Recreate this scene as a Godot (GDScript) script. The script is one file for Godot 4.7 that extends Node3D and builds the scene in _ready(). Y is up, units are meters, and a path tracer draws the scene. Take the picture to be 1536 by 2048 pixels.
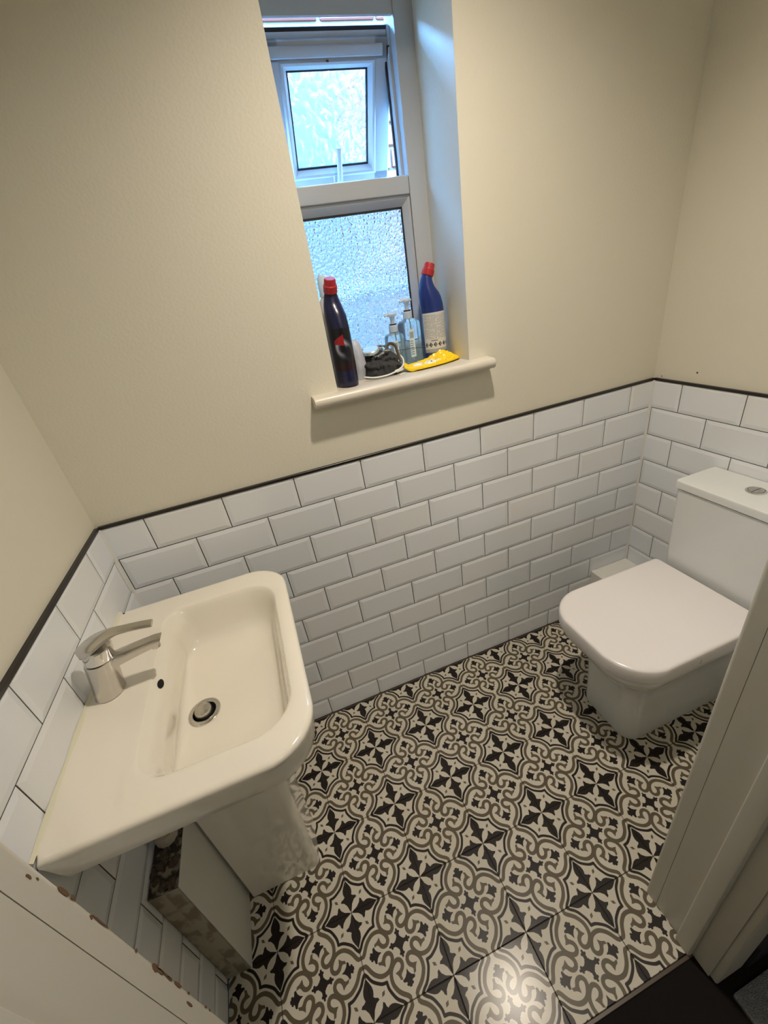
extends Node3D

const W := 1.82          # room width (x)
const D := 0.8465        # room depth (z), window wall at z = 0
const TILE_TOP := 1.002
const PITCH := 0.202
const ROW := 0.102
const CEIL := 2.4

var M := {}
var rng := RandomNumberGenerator.new()

const LAMP := 2.05
const LAMP_TINT := Color(1.0, 0.88, 0.73)
const HALL_TINT := Color(1.0, 0.95, 0.86)
const HALL_LAMP := 0.14
const SKY := 120.0

func _ready():
	rng.seed = 7
	# camera: fitted to the joints of the wall tiles (202 mm pitch)
	var cam := Camera3D.new()
	cam.name = "camera"
	cam.keep_aspect = Camera3D.KEEP_HEIGHT
	cam.fov = 102.5828
	cam.near = 0.02
	cam.far = 60.0
	cam.transform = Transform3D(Basis(Vector3(0.93264427, -0.15055113, 0.32788568), Vector3(0.28454437, 0.86567074, -0.4118843), Vector3(-0.22183139, 0.47743956, 0.85020133)).orthonormalized(), Vector3(0.46477, 1.43299, 1.12059))
	add_child(cam)
	cam.current = true
	# overcast daylight, and the exposure
	var sky := ProceduralSkyMaterial.new()
	sky.sky_top_color = Color(0.17, 0.47, 1.0).linear_to_srgb()
	sky.sky_horizon_color = Color(0.19, 0.49, 1.0).linear_to_srgb()
	sky.ground_bottom_color = Color(0.10, 0.11, 0.12).linear_to_srgb()
	sky.ground_horizon_color = Color(0.2, 0.22, 0.24).linear_to_srgb()
	var env := Environment.new()
	env.background_mode = Environment.BG_SKY
	env.sky = Sky.new()
	env.sky.sky_material = sky
	env.background_energy_multiplier = SKY
	env.ambient_light_source = Environment.AMBIENT_SOURCE_SKY
	env.tonemap_mode = Environment.TONE_MAPPER_LINEAR
	env.tonemap_exposure = 1.0
	env.sdfgi_enabled = true
	env.ssao_enabled = true
	env.ssil_enabled = true
	var we := WorldEnvironment.new()
	we.name = "world"
	we.environment = env
	add_child(we)
	make_materials()
	build_ceiling_lamp()
	build_hall_lamp()
	build_shell()
	build_window()
	build_outside()
	build_basin()
	build_tap()
	build_toilet()
	build_boxings()
	build_rug()
	build_sill_things()


# ---------------------------------------------------------------- geometry
class Geo:
	var v := PackedVector3Array()
	var uv := PackedVector2Array()
	func tri(a: Vector3, b: Vector3, c: Vector3, ua := Vector2.ZERO, ub := Vector2.ZERO, uc := Vector2.ZERO):
		v.append(a); v.append(b); v.append(c)
		uv.append(ua); uv.append(ub); uv.append(uc)
	func quad(a: Vector3, b: Vector3, c: Vector3, d: Vector3, ua := Vector2.ZERO, ub := Vector2.ZERO, uc := Vector2.ZERO, ud := Vector2.ZERO):
		tri(a, b, c, ua, ub, uc); tri(a, c, d, ua, uc, ud)
	func box(lo: Vector3, hi: Vector3, ch := 0.0):
		# a box with chamfered edges
		var c := (lo + hi) / 2.0
		var h := (hi - lo) / 2.0
		ch = minf(ch, 0.45 * minf(h.x, minf(h.y, h.z)))
		var P := func(sx, sy, sz, ax):
			var k := Vector3(h.x - ch, h.y - ch, h.z - ch)
			k[ax] = h[ax]
			return c + Vector3(sx * k.x, sy * k.y, sz * k.z)
		for ax in 3:
			var b := (ax + 1) % 3
			var d := (ax + 2) % 3
			for s in [-1.0, 1.0]:
				var q := []
				for t in [[-1.0, -1.0], [1.0, -1.0], [1.0, 1.0], [-1.0, 1.0]]:
					var sg := [0.0, 0.0, 0.0]
					sg[ax] = s; sg[b] = t[0]; sg[d] = t[1]
					q.append(P.call(sg[0], sg[1], sg[2], ax))
				if s < 0.0: q.reverse()
				quad(q[0], q[1], q[2], q[3], Vector2(0, 0), Vector2(1, 0), Vector2(1, 1), Vector2(0, 1))
		if ch <= 0.0: return
		for ax in 3:      # edges that run along ax
			var b := (ax + 1) % 3
			var d := (ax + 2) % 3
			for t in [[-1.0, -1.0], [1.0, -1.0], [1.0, 1.0], [-1.0, 1.0]]:
				var q := []
				for e in [[-1.0, b], [1.0, b], [1.0, d], [-1.0, d]]:
					var sg := [0.0, 0.0, 0.0]
					sg[ax] = e[0]; sg[b] = t[0]; sg[d] = t[1]
					q.append(P.call(sg[0], sg[1], sg[2], e[1]))
				if t[0] * t[1] > 0.0: q.reverse()
				quad(q[0], q[1], q[2], q[3])
		for sx in [-1.0, 1.0]:
			for sy in [-1.0, 1.0]:
				for sz in [-1.0, 1.0]:
					var a = P.call(sx, sy, sz, 0)
					var b2 = P.call(sx, sy, sz, 1)
					var c2 = P.call(sx, sy, sz, 2)
					if sx * sy * sz > 0.0: tri(a, b2, c2)
					else: tri(a, c2, b2)
	func loft(rings: Array, cap_a := true, cap_b := true, closed := true, us := 1.0, vs := 1.0):
		var first := v.size()
		var n: int = rings[0].size()
		var m := n if closed else n - 1
		for k in rings.size() - 1:
			for i in m:
				var j := (i + 1) % n
				var u0 := us * i / float(m)
				var u1 := us * (i + 1) / float(m)
				var v0 := vs * (1.0 - k / float(rings.size() - 1))
				var v1 := vs * (1.0 - (k + 1) / float(rings.size() - 1))
				quad(rings[k][i], rings[k][j], rings[k + 1][j], rings[k + 1][i], Vector2(u0, v0), Vector2(u1, v0), Vector2(u1, v1), Vector2(u0, v1))
		for e in 2:
			if (e == 0 and not cap_a) or (e == 1 and not cap_b): continue
			var r: PackedVector3Array = rings[0] if e == 0 else rings[-1]
			var mid := Vector3.ZERO
			for p in r: mid += p / n
			for i in n:
				if e == 0: tri(mid, r[(i + 1) % n], r[i])
				else: tri(mid, r[i], r[(i + 1) % n])
		if cap_a and cap_b: solid(first)
	func solid(first := 0):
		# turn the surface outwards
		var vol := 0.0
		for i in range(first, v.size(), 3):
			vol += v[i].dot(v[i + 1].cross(v[i + 2]))
		if vol < 0.0: flip(first)
	func flip(first := 0):
		for i in range(first, v.size(), 3):
			var t := v[i + 1]; v[i + 1] = v[i + 2]; v[i + 2] = t
			var u := uv[i + 1]; uv[i + 1] = uv[i + 2]; uv[i + 2] = u
	func lathe(prof: Array, at := Vector3.ZERO, segs := 32, basis := Basis.IDENTITY, sx := 1.0, sz := 1.0, caps := true):
		var rings := []
		for p in prof:
			var r := PackedVector3Array()
			for i in segs:
				var a := TAU * i / segs
				r.append(at + basis * Vector3(p[0] * cos(a) * sx, p[1], -p[0] * sin(a) * sz))
			rings.append(r)
		loft(rings, caps, caps)
	func tube(pts: Array, rad, segs := 10, flat := 1.0, up := Vector3.UP):
		var rings := []
		var n := pts.size()
		var prev := Vector3.ZERO
		for i in n:
			var t: Vector3 = (pts[mini(i + 1, n - 1)] - pts[maxi(i - 1, 0)]).normalized()
			if prev == Vector3.ZERO:
				prev = up.cross(t)
				if prev.length() < 0.05: prev = Vector3.RIGHT.cross(t)
			var s := (prev - t * prev.dot(t)).normalized()
			prev = s
			var w := t.cross(s)
			var rr: float = rad if typeof(rad) != TYPE_ARRAY else rad[i]
			var r := PackedVector3Array()
			for k in segs:
				var a := TAU * k / segs
				r.append(pts[i] + s * cos(a) * rr + w * sin(a) * rr * flat)
			rings.append(r)
		loft(rings)
	func add(g: Geo, x := Transform3D()):
		for p in g.v: v.append(x * p)
		uv.append_array(g.uv)
	func mesh(angle := 40.0) -> ArrayMesh:
		var n := v.size()
		var fn := PackedVector3Array(); fn.resize(n / 3)
		var at := {}
		for f in n / 3:
			var nn := (v[3 * f + 1] - v[3 * f]).cross(v[3 * f + 2] - v[3 * f])
			fn[f] = nn
			for k in 3:
				var key := Vector3i((v[3 * f + k] * 20000.0).round())
				if at.has(key): at[key].append(f)
				else: at[key] = [f]
		var lim := cos(deg_to_rad(angle))
		var nor := PackedVector3Array(); nor.resize(n)
		var vv := PackedVector3Array(); vv.resize(n)
		var uu := PackedVector2Array(); uu.resize(n)
		for f in n / 3:
			var me := fn[f].normalized()
			for k in 3:
				var key := Vector3i((v[3 * f + k] * 20000.0).round())
				var sum := Vector3.ZERO
				for o in at[key]:
					if fn[o].normalized().dot(me) >= lim: sum += fn[o]
				var to: int = 3 * f + [0, 2, 1][k]      # Godot: front faces run clockwise
				nor[to] = sum.normalized() if sum.length() > 1e-14 else me
				vv[to] = v[3 * f + k]
				uu[to] = uv[3 * f + k]
		var a := []
		a.resize(Mesh.ARRAY_MAX)
		a[Mesh.ARRAY_VERTEX] = vv; a[Mesh.ARRAY_NORMAL] = nor; a[Mesh.ARRAY_TEX_UV] = uu
		var m := ArrayMesh.new()
		m.add_surface_from_arrays(Mesh.PRIMITIVE_TRIANGLES, a)
		return m


func rrect(x0: float, x1: float, z0: float, z1: float, y: float, r: Array, n := 8) -> PackedVector3Array:
	# rounded rectangle seen from above; radii at (x1,z1), (x0,z1), (x0,z0), (x1,z0)
	var out := PackedVector3Array()
	var cs := [[x1, z1, -1, -1, 0.0], [x0, z1, 1, -1, PI / 2], [x0, z0, 1, 1, PI], [x1, z0, -1, 1, 1.5 * PI]]
	for k in 4:
		var c = cs[k]
		for i in n + 1:
			var a: float = c[4] + PI / 2 * i / n
			out.append(Vector3(c[0] + c[2] * r[k] + cos(a) * r[k], y, c[1] + c[3] * r[k] + sin(a) * r[k]))
	return out


func cast_ring(poly: PackedVector3Array, c: Vector3, n: int) -> PackedVector3Array:
	# the outline poly (in a horizontal plane) resampled at even angles about c
	var out := PackedVector3Array()
	for i in n:
		var a := TAU * i / n
		var d := Vector2(cos(a), sin(a))
		var best := Vector3(c.x, poly[0].y, c.z)
		for k in poly.size():
			var p := Vector2(poly[k].x - c.x, poly[k].z - c.z)
			var q := Vector2(poly[(k + 1) % poly.size()].x - c.x, poly[(k + 1) % poly.size()].z - c.z)
			var e := q - p
			var den := d.cross(e)
			if absf(den) < 1e-12: continue
			var t := p.cross(e) / den
			var s := p.cross(d) / den
			if t > 0.0 and s >= -1e-6 and s <= 1.000001:
				best = Vector3(c.x + d.x * t, poly[0].y, c.z + d.y * t)
				break
		out.append(best)
	return out


func smooth_path(pts: Array, per := 6) -> Array:
	var out := []
	for i in pts.size() - 1:
		var a = pts[maxi(i - 1, 0)]
		var d = pts[mini(i + 2, pts.size() - 1)]
		for k in per:
			out.append(pts[i].cubic_interpolate(pts[i + 1], a, d, k / float(per)))
	out.append(pts[-1])
	return out


# ---------------------------------------------------------------- nodes
func obj(called: String, g, m: Material, parent: Node = self, angle := 40.0) -> MeshInstance3D:
	var o := MeshInstance3D.new()
	o.name = called
	o.mesh = g.mesh(angle) if g is Geo else g
	o.material_override = m
	put(o, parent)
	return o


func put(o: Node3D, parent: Node):
	var nm := String(o.name)
	if parent.has_node(NodePath(nm)):
		var k := 1
		while parent.has_node(NodePath("%s_%03d" % [nm, k])): k += 1
		o.name = "%s_%03d" % [nm, k]
	parent.add_child(o, true)


func thing(called: String, label: String, category: String, at := Vector3.ZERO, turn := 0.0, group := "") -> Node3D:
	var o := Node3D.new()
	o.name = called
	put(o, self)
	o.position = at
	o.rotation.y = turn
	return tag(o, label, category, group)


func tag(o: Node3D, label: String, category: String, group := "") -> Node3D:
	o.set_meta("label", label)
	o.set_meta("category", category)
	if group: o.set_meta("group", group)
	return o


func struct(o: Node3D, label := "", category := "") -> Node3D:
	o.set_meta("kind", "structure")
	if label: o.set_meta("label", label)
	if category: o.set_meta("category", category)
	return o


func frame_node(called: String) -> Node3D:
	var o := Node3D.new()
	o.name = called
	put(o, self)
	return o


func boxgeo(lo: Vector3, hi: Vector3, ch := 0.0) -> Geo:
	var g := Geo.new()
	g.box(lo, hi, ch)
	return g


# ---------------------------------------------------------------- materials
func mat(called: String, c: Color, rough := 0.5, metal := 0.0) -> StandardMaterial3D:
	var m := StandardMaterial3D.new()
	m.resource_name = called
	m.albedo_color = c.linear_to_srgb()     # colours below are linear
	m.roughness = rough
	m.metallic = metal
	M[called] = m
	return m


func noise_tex(freq: float, size := 512, octaves := 4, type := FastNoiseLite.TYPE_SIMPLEX_SMOOTH, sd := 3) -> NoiseTexture2D:
	var f := FastNoiseLite.new()
	f.seed = sd
	f.noise_type = type
	f.frequency = freq
	f.fractal_octaves = octaves
	var t := NoiseTexture2D.new()
	t.width = size; t.height = size
	t.seamless = true
	t.noise = f
	return t


func stained(base: Color, dirt: Color, sd: int, share: float, freq := 4.0) -> ImageTexture:
	# paint with blotches of grime, share 0..1
	var f := FastNoiseLite.new()
	f.seed = sd
	f.frequency = freq / 128.0
	f.fractal_octaves = 5
	var im := Image.create(128, 128, false, Image.FORMAT_RGB8)
	for y in 128:
		for x in 128:
			var n := 0.5 + 0.5 * f.get_noise_2d(x, y) * 1.6
			var k := smoothstep(1.0 - share - 0.12, 1.0 - share + 0.22, n)
			im.set_pixel(x, y, base.lerp(dirt, k).linear_to_srgb())
	return ImageTexture.create_from_image(im)


func make_materials():
	var m: StandardMaterial3D
	m = mat("wall_paint", Color(0.745, 0.715, 0.605), 0.62)
	m.heightmap_enabled = true
	m.heightmap_texture = noise_tex(0.05, 512, 3)
	m.heightmap_scale = 0.03
	m.uv1_triplanar = true
	m.uv1_world_triplanar = true
	m.uv1_scale = Vector3(4, 4, 4)
	mat("ceiling_paint", Color(0.8, 0.79, 0.76), 0.8)
	mat("sill_paint", Color(0.66, 0.615, 0.53), 0.35)
	m = mat("gloss_paint", Color(0.62, 0.59, 0.51), 0.38)
	m.heightmap_enabled = true
	m.heightmap_texture = noise_tex(0.02, 256, 3, FastNoiseLite.TYPE_SIMPLEX_SMOOTH, 8)
	m.heightmap_scale = 0.04
	m.uv1_triplanar = true
	m.uv1_world_triplanar = true
	m.uv1_scale = Vector3(5, 1.2, 5)
	mat("bare_wood", Color(0.16, 0.09, 0.05), 0.7)
	mat("crack", Color(0.09, 0.075, 0.055), 0.9)
	mat("wall_tile", Color(0.825, 0.855, 0.90), 0.16)
	mat("wall_tile_warm", Color(0.835, 0.85, 0.875), 0.18)
	mat("wall_tile_grey", Color(0.80, 0.835, 0.88), 0.15)
	mat("wall_grout", Color(0.05, 0.043, 0.035), 0.9)
	mat("silicone", Color(0.76, 0.755, 0.72), 0.4)
	mat("old_silicone", Color(0.74, 0.72, 0.56), 0.4)
	mat("black_trim", Color(0.012, 0.009, 0.008), 0.35)
	mat("floor_grout", Color(0.085, 0.07, 0.055), 0.85)
	m = mat("ceramic", Color(0.82, 0.775, 0.68), 0.09)
	m.clearcoat_enabled = true
	m.clearcoat = 0.6
	m.clearcoat_roughness = 0.05
	m = mat("toilet_ceramic", Color(0.76, 0.785, 0.79), 0.1)
	mat("toilet_seat", Color(0.80, 0.775, 0.78), 0.22)
	mat("chrome", Color(0.72, 0.71, 0.70), 0.1, 1.0)
	mat("dull_chrome", Color(0.62, 0.595, 0.56), 0.24, 1.0)
	mat("hole", Color(0.004, 0.004, 0.004), 0.9)
	mat("upvc", Color(0.47, 0.49, 0.505), 0.25)
	mat("gasket", Color(0.008, 0.008, 0.009), 0.6)
	mat("glass_clear", Color(1, 1, 1), 0.02)
	mat("hall_floor", Color(0.009, 0.007, 0.0065), 0.7)
	M.hall_floor.metallic_specular = 0.2
	mat("threshold", Color(0.05, 0.03, 0.017), 0.4)
	mat("mortar", Color(0.10, 0.075, 0.05), 0.95)
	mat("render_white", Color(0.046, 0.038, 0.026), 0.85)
	mat("paving", Color(0.30, 0.30, 0.30), 0.95)


# ---------------------------------------------------------------- floor pattern (printed tile)
func pattern_texture() -> ImageTexture:
	var n := 256
	var brown := _path([[0.935, 0.10], [0.905, 0.13], [0.845, 0.22], [0.79, 0.285], [0.73, 0.335], [0.643, 0.385], [0.555, 0.402], [0.464, 0.394], [0.385, 0.36], [0.315, 0.29], [0.272, 0.212], [0.268, 0.145], [0.31, 0.088], [0.38, 0.072], [0.445, 0.10], [0.485, 0.155], [0.505, 0.20]])
	var black := _path([[1.02, 0.20], [0.956, 0.262], [0.90, 0.345], [0.835, 0.41], [0.74, 0.47], [0.66, 0.51], [0.60, 0.525], [0.53, 0.53]])
	var leaf := PackedVector2Array([Vector2(0.455, 0.2), Vector2(0.47, 0.285), Vector2(0.53, 0.228), Vector2(0.615, 0.20), Vector2(0.635, 0.14), Vector2(0.55, 0.155), Vector2(0.53, 0.135), Vector2(0.46, 0.15)])
	var fleur := PackedVector2Array([Vector2(0.46, -0.01), Vector2(0.56, 0.03), Vector2(0.615, 0.08), Vector2(0.65, 0.158), Vector2(0.69, 0.14), Vector2(0.70, 0.078), Vector2(0.715, 0.062), Vector2(0.745, 0.088), Vector2(0.778, 0.068), Vector2(0.776, 0.04), Vector2(0.802, 0.03), Vector2(0.808, -0.01)])
	var flake := PackedVector2Array([Vector2(0, -0.01), Vector2(0.285, -0.01), Vector2(0.268, 0.024), Vector2(0.235, 0.024), Vector2(0.222, 0.062), Vector2(0.19, 0.066), Vector2(0.172, 0.038), Vector2(0.115, 0.042), Vector2(0.1, 0.062), Vector2(0.075, 0.075), Vector2(0, 0)])
	var star := PackedVector2Array([Vector2(-0.01, 0.0), Vector2(0.02, 0.06), Vector2(0.06, 0.165), Vector2(0.13, 0.245), Vector2(0.215, 0.28), Vector2(0.185, 0.322), Vector2(0.13, 0.337), Vector2(0.088, 0.37), Vector2(0.107, 0.41), Vector2(0.115, 0.47), Vector2(0.10, 0.54), Vector2(0.06, 0.612), Vector2(0.025, 0.665), Vector2(-0.01, 0.73)])
	var cream := Color(0.60, 0.56, 0.48)
	var tones := [cream, Color(0.115, 0.094, 0.064), Color(0.018, 0.013, 0.012)]
	var im := Image.create(2 * n, 2 * n, false, Image.FORMAT_RGB8)
	for i in n:
		for j in i + 1:
			var acc := Color(0, 0, 0)
			for sub in 4:
				var p := Vector2((i + 0.25 + 0.5 * (sub % 2)) / n, (j + 0.25 + 0.5 * (sub / 2)) / n)
				if p.y > p.x: p = Vector2(p.y, p.x)
				var k := 0
				var q := Vector2(1.0 - p.x, 1.0 - p.y)
				var al := (q.x + q.y) / 1.41421
				var pe := (q.y - q.x) / 1.41421
				if absf(al - 0.47) / 0.065 + absf(pe) / 0.036 < 1.0: k = 1
				elif p.x > 0.925 and p.y > 0.048 and p.y < 0.125: k = 1
				elif _near(p, black, 0.031): k = 2
				elif _near(p, brown, 0.043) or Geometry2D.is_point_in_polygon(p, leaf): k = 1
				elif p.x < 0.3 and Geometry2D.is_point_in_polygon(p, flake): k = 2
				elif p.x > 0.44 and p.y < 0.17 and Geometry2D.is_point_in_polygon(p, fleur): k = 2
				elif q.x < 0.25 and Geometry2D.is_point_in_polygon(q, star): k = 2
				acc += tones[k] * 0.25
			var c := acc.linear_to_srgb()
			for s in 8:
				var u := i if s & 4 == 0 else j
				var w := j if s & 4 == 0 else i
				im.set_pixel(n + u if s & 1 else n - 1 - u, n + w if s & 2 else n - 1 - w, c)
	return ImageTexture.create_from_image(im)


func _path(pts: Array) -> PackedVector2Array:
	var v := []
	for p in pts: v.append(Vector2(p[0], p[1]))
	return PackedVector2Array(smooth_path(v, 2))


func _near(p: Vector2, path: PackedVector2Array, r: float) -> bool:
	for k in path.size() - 1:
		if p.distance_squared_to(path[k]) < 0.03:
			if p.distance_squared_to(Geometry2D.get_closest_point_to_segment(p, path[k], path[k + 1])) < r * r: return true
	return false


# ---------------------------------------------------------------- the room
var tile_cache := {}

func bevel_tile(w: float, h: float, cut: Array) -> ArrayMesh:
	# face towards +z; cut = [left, right, bottom, top] sides that were sawn and have no bevel
	var key := "%.3f %.3f %s" % [w, h, cut]
	if tile_cache.has(key): return tile_cache[key]
	var bw := 0.0115
	var g := Geo.new()
	var x0 := -w / 2
	var x1 := w / 2
	var y0 := -h / 2
	var y1 := h / 2
	var i0 := x0 + (0.0004 if cut[0] else minf(bw, w * 0.3))
	var i1 := x1 - (0.0004 if cut[1] else minf(bw, w * 0.3))
	var j0 := y0 + (0.0004 if cut[2] else bw)
	var j1 := y1 - (0.0004 if cut[3] else bw)
	var zl := -0.0005 if cut[0] else -0.0021
	var zr := -0.0005 if cut[1] else -0.0021
	var zb := -0.0005 if cut[2] else -0.0021
	var zt := -0.0005 if cut[3] else -0.0021
	var o := [Vector3(x0, y0, minf(zl, zb)), Vector3(x1, y0, minf(zr, zb)), Vector3(x1, y1, minf(zr, zt)), Vector3(x0, y1, minf(zl, zt))]
	var f := [Vector3(i0, j0, 0), Vector3(i1, j0, 0), Vector3(i1, j1, 0), Vector3(i0, j1, 0)]
	g.quad(f[0], f[1], f[2], f[3])
	for k in 4:
		var n := (k + 1) % 4
		g.quad(o[k], o[n], f[n], f[k])
		g.quad(Vector3(o[k].x, o[k].y, -0.008), Vector3(o[n].x, o[n].y, -0.008), o[n], o[k])
	var m := g.mesh(5.0)
	tile_cache[key] = m
	return m


func tile_wall(parent: Node, length: float, first: float, place: Callable, mirrored: bool):
	# rows of half-bonded bevelled tiles; first = where a joint of the even rows lies
	for row in 10:
		var top := TILE_TOP - row * ROW - 0.0013
		var bot := maxf(TILE_TOP - (row + 1) * ROW + 0.0013, 0.002)
		var s: float = first + (0.5 * PITCH if row % 2 else 0.0)
		while s > 0.0: s -= PITCH
		while s < length:
			var a := maxf(s + 0.0013, 0.0015)
			var b := minf(s + PITCH - 0.0013, length - 0.0015)
			if b - a > 0.006:
				var cl := s + 0.0013 < 0.0015
				var cr := s + PITCH - 0.0013 > length - 0.0015
				var cut := [cr, cl, row == 9, false] if mirrored else [cl, cr, row == 9, false]
				var t := MeshInstance3D.new()
				t.name = "tile"
				t.mesh = bevel_tile(b - a, top - bot, cut)
				var pick := rng.randf()
				t.material_override = M.wall_tile if pick < 0.5 else M.wall_tile_warm if pick < 0.78 else M.wall_tile_grey
				put(t, parent)
				var x: Transform3D = place.call((a + b) / 2, (top + bot) / 2)
				# hand-set: a fraction of a degree off plane, so that each one mirrors a little differently
				x.basis = x.basis * Basis.from_euler(Vector3(rng.randf_range(-1, 1) * 0.003, rng.randf_range(-1, 1) * 0.002, 0))
				t.transform = x
			s += PITCH


func build_shell():
	var g: Geo
	var XL := -0.008
	var XR := W + 0.008
	# window wall, plaster with an opening, tiled below
	g = Geo.new()
	var O := [0.689, 1.094, 1.178, 2.05]      # opening x0, x1, y0, y1
	for r in [[XL - 0.1, O[0], 0.0, CEIL], [O[1], XR + 0.1, 0.0, CEIL], [O[0], O[1], 0.0, O[2]], [O[0], O[1], O[3], CEIL]]:
		g.box(Vector3(r[0], r[2], -0.2), Vector3(r[1], r[3], -0.008))
	for r in [[XL - 0.1, 0.66, 0.0, CEIL], [1.105, XR + 0.1, 0.0, CEIL], [0.66, 1.105, 0.0, 1.16], [0.66, 1.105, 2.06, CEIL]]:
		g.box(Vector3(r[0], r[2], -0.3), Vector3(r[1], r[3], -0.2))
	var back := struct(obj("wall_back", g, M.wall_paint), "white painted wall with the window, half tiled in white metro tiles", "wall")
	obj("grout", boxgeo(Vector3(0, 0, -0.0085), Vector3(W, TILE_TOP, -0.003)), M.wall_grout, back)
	tile_wall(back, W, 0.7126, func(s, y): return Transform3D(Basis.IDENTITY, Vector3(s, y, 0)), false)
	obj("tile_trim", boxgeo(Vector3(-0.001, TILE_TOP - 0.0055, -0.009), Vector3(W + 0.001, TILE_TOP + 0.003, 0.0012), 0.0008), M.black_trim, back)
	# left wall
	g = boxgeo(Vector3(XL - 0.1, 0, -0.008), Vector3(XL, CEIL, 1.01))
	var left := struct(obj("wall_left", g, M.wall_paint), "white painted wall behind the washbasin, half tiled", "wall")
	obj("grout", boxgeo(Vector3(-0.0085, 0, 0), Vector3(-0.003, TILE_TOP, D)), M.wall_grout, left)
	tile_wall(left, D, 0.1106, func(s, y): return Transform3D(Basis(Vector3(0, 0, -1), Vector3.UP, Vector3.RIGHT), Vector3(0, y, s)), true)
	obj("tile_trim", boxgeo(Vector3(-0.009, TILE_TOP - 0.0055, -0.001), Vector3(0.0012, TILE_TOP + 0.003, D), 0.0008), M.black_trim, left)
	obj("silicone_joint", _corner_bead(Vector3(0.0, 0, 0.0), 1), M.silicone, left)
	# right wall
	g = boxgeo(Vector3(XR, 0, -0.008), Vector3(XR + 0.1, CEIL, 1.01))
	var right := struct(obj("wall_right", g, M.wall_paint), "white painted wall behind the toilet cistern, half tiled", "wall")
	obj("grout", boxgeo(Vector3(W + 0.003, 0, 0), Vector3(W + 0.0085, TILE_TOP, D)), M.wall_grout, right)
	tile_wall(right, D, 0.106, func(s, y): return Transform3D(Basis(Vector3(0, 0, 1), Vector3.UP, Vector3.LEFT), Vector3(W, y, s)), false)
	obj("tile_trim", boxgeo(Vector3(W - 0.0012, TILE_TOP - 0.0055, -0.001), Vector3(W + 0.009, TILE_TOP + 0.003, D), 0.0008), M.black_trim, right)
	obj("silicone_joint", _corner_bead(Vector3(W, 0, 0.0), -1), M.silicone, right)
	for h in [[1.8285, 1.038, 0.142, 0.0035], [1.8285, 1.012, 0.02, 0.0022]]:
		g = Geo.new()
		g.lathe([[h[3], 0.0], [h[3] * 0.8, 0.0012]], Vector3(h[0], h[1], h[2]), 9, Basis(Vector3(0, 1, 0), Vector3(-1, 0, 0), Vector3(0, 0, 1)))
		obj("nail_hole", g, M.crack, right)
	# front wall with the doorway
	g = Geo.new()
	var d0 := 0.15
	var d1 := 1.073
	g.box(Vector3(XL, 0, D + 0.004), Vector3(d0, CEIL, 1.005))
	g.box(Vector3(d1, 0, D + 0.004), Vector3(XR, CEIL, 1.005))
	g.box(Vector3(d0, 2.06, D + 0.004), Vector3(d1, CEIL, 1.005))
	struct(obj("wall_front", g, M.wall_paint), "white painted wall around the doorway", "wall")
	# ceiling over the room and the hall
	struct(obj("ceiling", boxgeo(Vector3(-1.2, CEIL, -0.1), Vector3(2.9, CEIL + 0.1, 2.9)), M.ceiling_paint), "white ceiling", "ceiling")
	build_floor()
	build_door_frame()
	build_hall()


func _corner_bead(at: Vector3, side: int) -> Geo:
	var g := Geo.new()
	var rings := []
	for y in [0.0, TILE_TOP - 0.004]:
		var r := PackedVector3Array()
		for p in [[-0.002, -0.002], [0.005, -0.002], [0.0047, 0.0005], [0.0025, 0.0025], [0.0005, 0.0047], [-0.002, 0.005]]:
			r.append(Vector3(at.x + side * p[0], y, at.z + p[1]))
		rings.append(r)
	g.loft(rings)
	return g


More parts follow.
